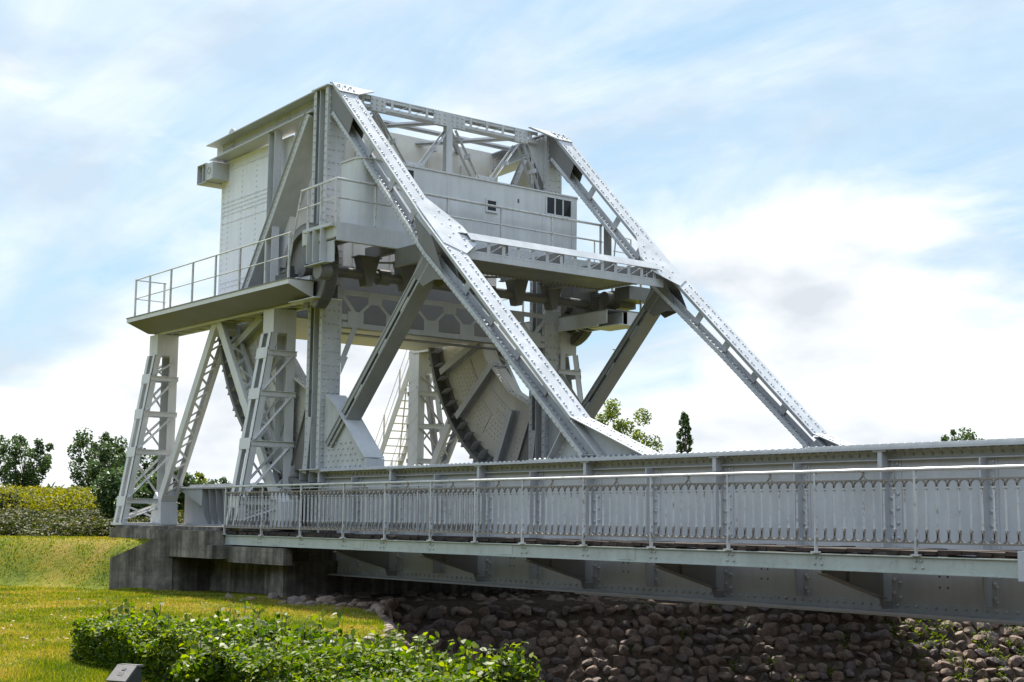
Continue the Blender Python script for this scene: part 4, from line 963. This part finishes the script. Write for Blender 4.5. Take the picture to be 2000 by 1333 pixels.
TL = [('broadleaf_tree', -79, 20.6, 6.7, 2.5, 'dark round crowned tree on a short bare trunk, leftmost whole tree', dict(n=6770, ls=0.198, cb=.34, shape=(.55, 1.25), clumps=37)),
      ('broadleaf_tree', -71.5, 13.4, 6.0, 2.0, 'dark tree cut by the left edge of the photo', dict(n=4191, ls=0.198, cb=.3)),
      ('slender_tree', -41.0, 4.4, 2.9, 1.0, 'pale airy young tree in front of the round crowned tree', dict(n=1450, ls=0.121, cb=.15, m=LTREEY)),
      ('broadleaf_tree', -56, 17.0, 6.0, 1.9, 'tall dark tree just left of the trestle legs, bare forked stem', dict(n=5158, ls=0.165, cb=.36, shape=(.7, 1.15), clumps=30)),
      ('broadleaf_tree', -42, 12.4, 4.6, 1.5, 'dense tree seen through the left trestle leg', dict(n=4836, ls=0.154, cb=.1, clumps=34)),
      ('broadleaf_tree', -31, 9.6, 3.7, 1.5, 'leafy tree seen behind the slanting trestle brace', dict(n=5158, ls=0.132, cb=.05, clumps=34)),
      ('broadleaf_tree', -26.5, 9.6, 2.7, .9, 'sparse sapling right of the slanting brace', dict(n=2095, ls=0.121, cb=.05, m=LTREEY)),
      ('broadleaf_tree', -30.5, 12.8, 2.6, 1.2, 'small thin topped tree above the track girder', dict(n=2256, ls=0.121, cb=.05)),
      ('broadleaf_tree', -52, 25.2, 3.0, 1.5, 'low distant tree left of the near trestle leg', dict(n=2418, ls=0.143, cb=.05)),
      ('broadleaf_tree', -37, 43.6, 8.3, 2.7, 'yellow green tree rising behind the foot of the near sloping leg', dict(n=6770, ls=0.165, cb=.22, clumps=24, m=LTREEY)),
      ('poplar_tree', -76.5, 89, 12.6, 1.3, 'narrow dark poplar standing alone above the girder', dict(n=4191, ls=0.220, cb=.35, clumps=44, shape=(1.3, .35))),
      ('broadleaf_tree', -41, 86, 8.9, 2.4, 'flat treetop just showing over the girder at right', dict(n=3546, ls=0.220, cb=.3, clumps=34))]
for nm, x, y, h, r, lab, kw in TL: tree(nm, x, y, h, r, lab, **kw)
# scrub between the lawn and the trees
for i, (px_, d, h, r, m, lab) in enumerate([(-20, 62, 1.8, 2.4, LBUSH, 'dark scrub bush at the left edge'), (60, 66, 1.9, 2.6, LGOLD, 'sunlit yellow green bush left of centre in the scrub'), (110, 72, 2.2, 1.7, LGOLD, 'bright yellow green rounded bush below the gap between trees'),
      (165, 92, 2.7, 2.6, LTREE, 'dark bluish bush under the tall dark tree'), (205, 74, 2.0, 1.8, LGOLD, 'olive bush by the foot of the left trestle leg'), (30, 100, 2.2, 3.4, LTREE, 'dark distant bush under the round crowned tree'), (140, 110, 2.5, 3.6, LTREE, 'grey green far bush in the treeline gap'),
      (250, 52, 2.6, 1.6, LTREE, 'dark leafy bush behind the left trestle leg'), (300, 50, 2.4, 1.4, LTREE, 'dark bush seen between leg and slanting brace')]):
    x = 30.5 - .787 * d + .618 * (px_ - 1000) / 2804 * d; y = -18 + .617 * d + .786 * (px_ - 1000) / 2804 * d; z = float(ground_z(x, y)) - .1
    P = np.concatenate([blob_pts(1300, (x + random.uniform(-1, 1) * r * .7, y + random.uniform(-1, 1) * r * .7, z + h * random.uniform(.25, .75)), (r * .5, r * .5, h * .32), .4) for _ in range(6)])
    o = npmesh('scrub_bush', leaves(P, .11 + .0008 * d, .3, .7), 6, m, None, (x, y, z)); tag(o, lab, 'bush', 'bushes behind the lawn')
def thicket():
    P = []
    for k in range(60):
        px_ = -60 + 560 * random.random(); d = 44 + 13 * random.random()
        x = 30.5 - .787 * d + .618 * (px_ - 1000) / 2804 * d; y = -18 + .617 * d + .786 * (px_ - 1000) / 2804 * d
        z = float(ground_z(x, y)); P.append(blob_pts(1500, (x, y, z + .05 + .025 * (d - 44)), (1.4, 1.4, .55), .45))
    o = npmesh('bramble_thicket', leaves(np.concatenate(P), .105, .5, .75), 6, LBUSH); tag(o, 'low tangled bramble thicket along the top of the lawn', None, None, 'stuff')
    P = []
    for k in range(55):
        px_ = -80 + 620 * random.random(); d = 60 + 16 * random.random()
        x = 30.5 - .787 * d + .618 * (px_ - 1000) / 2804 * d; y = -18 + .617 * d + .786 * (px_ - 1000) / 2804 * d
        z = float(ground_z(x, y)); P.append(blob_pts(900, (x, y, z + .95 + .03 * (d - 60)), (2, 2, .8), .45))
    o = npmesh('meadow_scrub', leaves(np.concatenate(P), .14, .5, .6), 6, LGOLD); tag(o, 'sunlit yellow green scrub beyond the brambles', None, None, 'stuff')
thicket()
def far_wood():
    P = []
    for k in range(260):
        a = k / 260; d = 190 + 40 * random.random(); px_ = -300 + 2700 * a
        x = 30.5 - .787 * d + .618 * (px_ - 1000) / 2804 * d; y = -18 + .617 * d + .786 * (px_ - 1000) / 2804 * d
        z = float(ground_z(x, y)); P.append(blob_pts(60, (x, y, z + 1.5 + random.random() * 1.2), (4, 4, 2.4), .3))
    o = npmesh('distant_woodland', leaves(np.concatenate(P), 1.1, .3, .8), 6, LTREE); tag(o, 'low dark woodland along the horizon', None, None, 'stuff')
far_wood()

# clipped hedge and wild shrubs in the foreground
def hedge():
    path = [(11.7, -9.75), (12.6, -10.35), (14.2, -10.45), (16.0, -10.5), (18.2, -10.75), (20.5, -11.1)]
    n = 46000; t = rng.random(n) * (len(path) - 1); i = t.astype(int); f = t - i; A = np.array(path)
    c = A[i] + (A[i + 1] - A[i]) * f[:, None]; d = A[i + 1] - A[i]; d /= np.linalg.norm(d, axis=1)[:, None]; nrm = np.stack([-d[:, 1], d[:, 0]], 1)
    ww = .58; hh = .54
    u = rng.random(n) * 2 - 1; vz = rng.random(n)
    face = rng.random(n); u = np.where(face < .3, np.sign(u) * (1 - .12 * rng.random(n)), u); vz = np.where(face > .62, 1 - .10 * rng.random(n), vz)
    lump = .08 * np.sin(c[:, 0] * 4.1) + .06 * np.sin(c[:, 1] * 9 + c[:, 0] * 3.3)
    P = np.stack([c[:, 0] + nrm[:, 0] * u * ww, c[:, 1] + nrm[:, 1] * u * ww, .3 + vz * (hh + lump)], 1)
    end = t < .5; P[end, 0] -= 0; 
    P += rng.normal(size=P.shape) * .018
    h = empty('clipped_hedge', (15, -10.4, .3), 'low clipped bright green hedge curving along the lawn beside the bollard', 'hedge')
    npmesh('foliage', leaves(P, .066, .55, .5), 6, LHEDGE, h, (15, -10.4, .3))
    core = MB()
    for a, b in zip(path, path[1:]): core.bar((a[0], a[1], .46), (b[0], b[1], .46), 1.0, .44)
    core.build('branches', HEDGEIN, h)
hedge()
def shrub(x, y, r, h, n, label, group='leafy shrubs behind the hedge', ls=.095, stems=20, m=None):
    z = float(ground_z(x, y)); s = empty('leafy_shrub', (x, y, z), label, 'shrub', group)
    P = blob_pts(n, (x, y, z + h * .45), (r, r, h * .5), .35); P[:, 2] = np.maximum(P[:, 2], z + .03)
    st = MB(); Q = []
    for k in range(stems):
        a = random.random() * 6.28; rr = r * math.sqrt(random.random()) * .9; tx, ty = x + rr * math.cos(a), y + rr * math.sin(a); hz_ = h * (.75 + .5 * random.random())
        st.tube([(x + (tx - x) * .4, y + (ty - y) * .4, z), (tx, ty, z + hz_ * .6), (tx + .03, ty, z + hz_)], [.010, .007, .003], 4)
        for q in range(9): Q.append((tx + random.gauss(0, .035), ty + random.gauss(0, .035), z + hz_ * (.55 + .47 * q / 8)))
    st.build('stems', BARK, s)
    npmesh('foliage', leaves(np.concatenate([P, np.array(Q)]), ls, .45, .6), 6, m or LSHRUB, s, (x, y, z))
def atg(px_, d): return 30.5 - .787 * d + .618 * (px_ - 1000) / 2804 * d, -18 + .617 * d + .786 * (px_ - 1000) / 2804 * d
for (px_, d, r, h, n, lab) in [(275, 19.3, .42, .62, 1500, 'small dark rounded bush at the left end of the hedge'), (345, 17.6, .45, .62, 1100, 'shrub with upright shoots next to the small dark bush'), (430, 17.8, .5, .70, 1200, 'tall shooted shrub left of the middle of the hedge'),
      (520, 17.2, .5, .72, 1300, 'shrub with pale shiny leaves near the middle of the hedge'), (600, 16.8, .52, .66, 1300, 'dense shrub left of the first lit stones'), (690, 16.2, .5, .60, 1200, 'low shrub before the pink stones'),
      (770, 15.6, .5, .60, 1300, 'shrub with broad leaves in front of the shaded stones'), (850, 15.2, .48, .58, 1200, 'bushy shrub at the bottom edge of the photo'), (935, 14.9, .42, .50, 800, 'thinning shrub near the right end of the planting'), (1020, 14.8, .2, .56, 130, 'lone leafy sprig rightmost of the planting'),
      (470, 15.2, .5, .66, 1300, 'shrub poking out of the hedge top beside the bollard'), (580, 14.6, .5, .62, 1300, 'shrub at the bottom edge right of the bollard'), (690, 14.3, .5, .60, 1300, 'big leaved shrub in the bottom middle'), (800, 14.0, .46, .56, 1200, 'shrub lowest in the frame, right of middle')]:
    x, y = atg(px_, d); shrub(x, y, r * 1.2, h * .92, int(n * 1.7), lab)

# ---------------------------------------------------------------- grass, litter, stones
def grass():
    n = 300000; u = rng.random(n); d = 12.5 + 34 * u ** 1.7; px_ = -60 + 1000 * rng.random(n)
    x = 30.5 - .787 * d + .618 * (px_ - 1000) / 2804 * d; y = -18 + .617 * d + .786 * (px_ - 1000) / 2804 * d
    ok = (pit_depth(x, y) < .05) & ~((x > -4.5) & (y > -1.95)) & ~((x > -8.9) & (y > -1.5))
    x, y = x[ok], y[ok]; n = len(x); z = ground_z(x, y)
    cl = np.sin(x * 2.3 + np.sin(y * 1.7) * 2) * np.sin(y * 2.9 + x * .6); h = (.026 + .034 * rng.random(n) ** 2) * (1 + .4 * cl)
    a = rng.random(n) * 6.28; wv = .0055 + .004 * rng.random(n) ; d_ = np.hypot(x - 30.5, y + 18); wv *= np.clip(d_ / 18, 1, 2.2)
    ln_ = rng.normal(size=(n, 2)) * .018
    b = np.stack([x, y, z - .004], 1); s_ = np.stack([np.cos(a) * wv, np.sin(a) * wv, 0 * x], 1); t = np.stack([x + ln_[:, 0], y + ln_[:, 1], z + h], 1)
    o = npmesh('lawn_grass', np.stack([b - s_, b + s_, t], 1).reshape(-1, 3), 3, GRASSM); tag(o, 'short mown grass on the lawn', None, None, 'stuff')
    n = 900; d = 13 + 22 * rng.random(n) ** 1.5; px_ = -40 + 700 * rng.random(n)
    x = 30.5 - .787 * d + .618 * (px_ - 1000) / 2804 * d; y = -18 + .617 * d + .786 * (px_ - 1000) / 2804 * d; ok = (y < -2.1) & (x < 10.8)
    P = np.stack([x, y, ground_z(x, y) + .03], 1)[ok]; o = npmesh('fallen_leaves', leaves(P, .065, 1.0, .6), 6, LITTER); tag(o, 'small dry fallen leaves scattered on the lawn', None, None, 'stuff')
grass()
def rock_verts(seed):
    import bmesh
    r = random.Random(seed); vs = []
    bm = bmesh.new(); bmesh.ops.create_icosphere(bm, subdivisions=2, radius=1)
    sx, sy, sz = 1.0 + .35 * r.random(), .8 + .3 * r.random(), .75 + .3 * r.random()
    pl = [(V((r.gauss(0, 1), r.gauss(0, 1), r.gauss(0, 1))).normalized(), .52 + .26 * r.random()) for _ in range(12)]
    pw = .38 + .2 * r.random()
    for v in bm.verts:
        c = v.co.copy(); m_ = max(abs(c.x), abs(c.y), abs(c.z)); c = c.lerp(c / m_, 1 - pw) * .86
        for n_, d_ in pl:
            k = c.dot(n_)
            if k > d_: c -= n_ * (k - d_)
        vs.append((c.x * sx + r.gauss(0, .025), c.y * sy + r.gauss(0, .025), c.z * sz + r.gauss(0, .025)))
    fs = [[v.index for v in f.verts] for f in bm.faces]; bm.free(); return vs, fs
ROCKS = [rock_verts(s) for s in range(12)]
def stones():
    pts = []
    sp = .285; row = 0
    for y in np.arange(-6.6, 19, sp * .8):
        for x in np.arange(2.6 + (row % 2) * sp / 2, 20, sp):
            xx, yy = x + random.gauss(0, .04), y + random.gauss(0, .04)
            if pit_depth(xx, yy) < .03: continue
            dx, dy = xx - 30.5, yy + 18; dep = -.787 * dx + .617 * dy; lat = .618 * dx + .786 * dy; pxx = 1000 + lat / dep * 2804; z = float(ground_z(xx, yy)); pyy = 1016 + (2.2 - z) / dep * 2804
            if 560 < pxx < 2060 and pyy < 1400: pts.append((dep, xx, yy, z))
        row += 1
    for _ in range(190):      # loose rubble at the foot of the pier
        xx, yy = random.uniform(.6, 6), random.uniform(-2.6, 9); dx, dy = xx - 30.5, yy + 18
        if pit_depth(xx, yy) < .03: pts.append((-.787 * dx + .617 * dy, xx, yy, float(ground_z(xx, yy)) - .05))
    pts.sort(); protos = []
    def place(i, p):
        sc_ = random.uniform(.145, .20) * (1.35 if random.random() < .1 else 1); return sc_, V((p[1], p[2], p[3] - .01)), (random.gauss(0, .22), .33 + random.gauss(0, .22), 1.57 + random.gauss(0, .3) + 3.1416 * random.randint(0, 1))
    for i, p in enumerate(pts[:300]):
        s_, loc, rot = place(i, p)
        if i < len(ROCKS):
            me = bpy.data.meshes.new('bank_stone'); me.from_pydata(ROCKS[i][0], [], ROCKS[i][1]); me.materials.append(STONE); o = bpy.data.objects.new('bank_stone', me); protos.append(o)
        else: o = protos[i % len(ROCKS)].copy()
        COL.objects.link(o); o.location = loc; o.rotation_euler = rot; o.scale = (s_, s_, s_)
        tag(o, 'rough pinkish grey stone set in the sloping canal bank', 'stone', 'stones of the canal bank')
    m = MB()
    from mathutils import Euler
    for i, p in enumerate(pts[300:]):
        s_, loc, rot = place(i, p); M = Euler(rot).to_matrix(); vs, fs = ROCKS[i % len(ROCKS)]
        m.add([M @ V(v) * s_ + loc for v in vs], fs)
    o = m.build('stone_pitching', STONE); tag(o, 'farther stone pitching of the canal bank', None, None, 'stuff'); print('stones', len(pts))
    # weeds between the stones
    P = np.concatenate([np.array([[x, y, z]]) + np.abs(rng.normal(size=(40, 3))) * np.array([.14, .14, .12]) for (_, x, y, z) in random.sample([p for p in pts if p[2] > 8.5 or random.random() < .05], 90)])
    o = npmesh('bank_weeds', leaves(P, .10, .0, .25), 6, LHEDGE); tag(o, 'tufts of weeds growing between the bank stones', None, None, 'stuff')
stones()
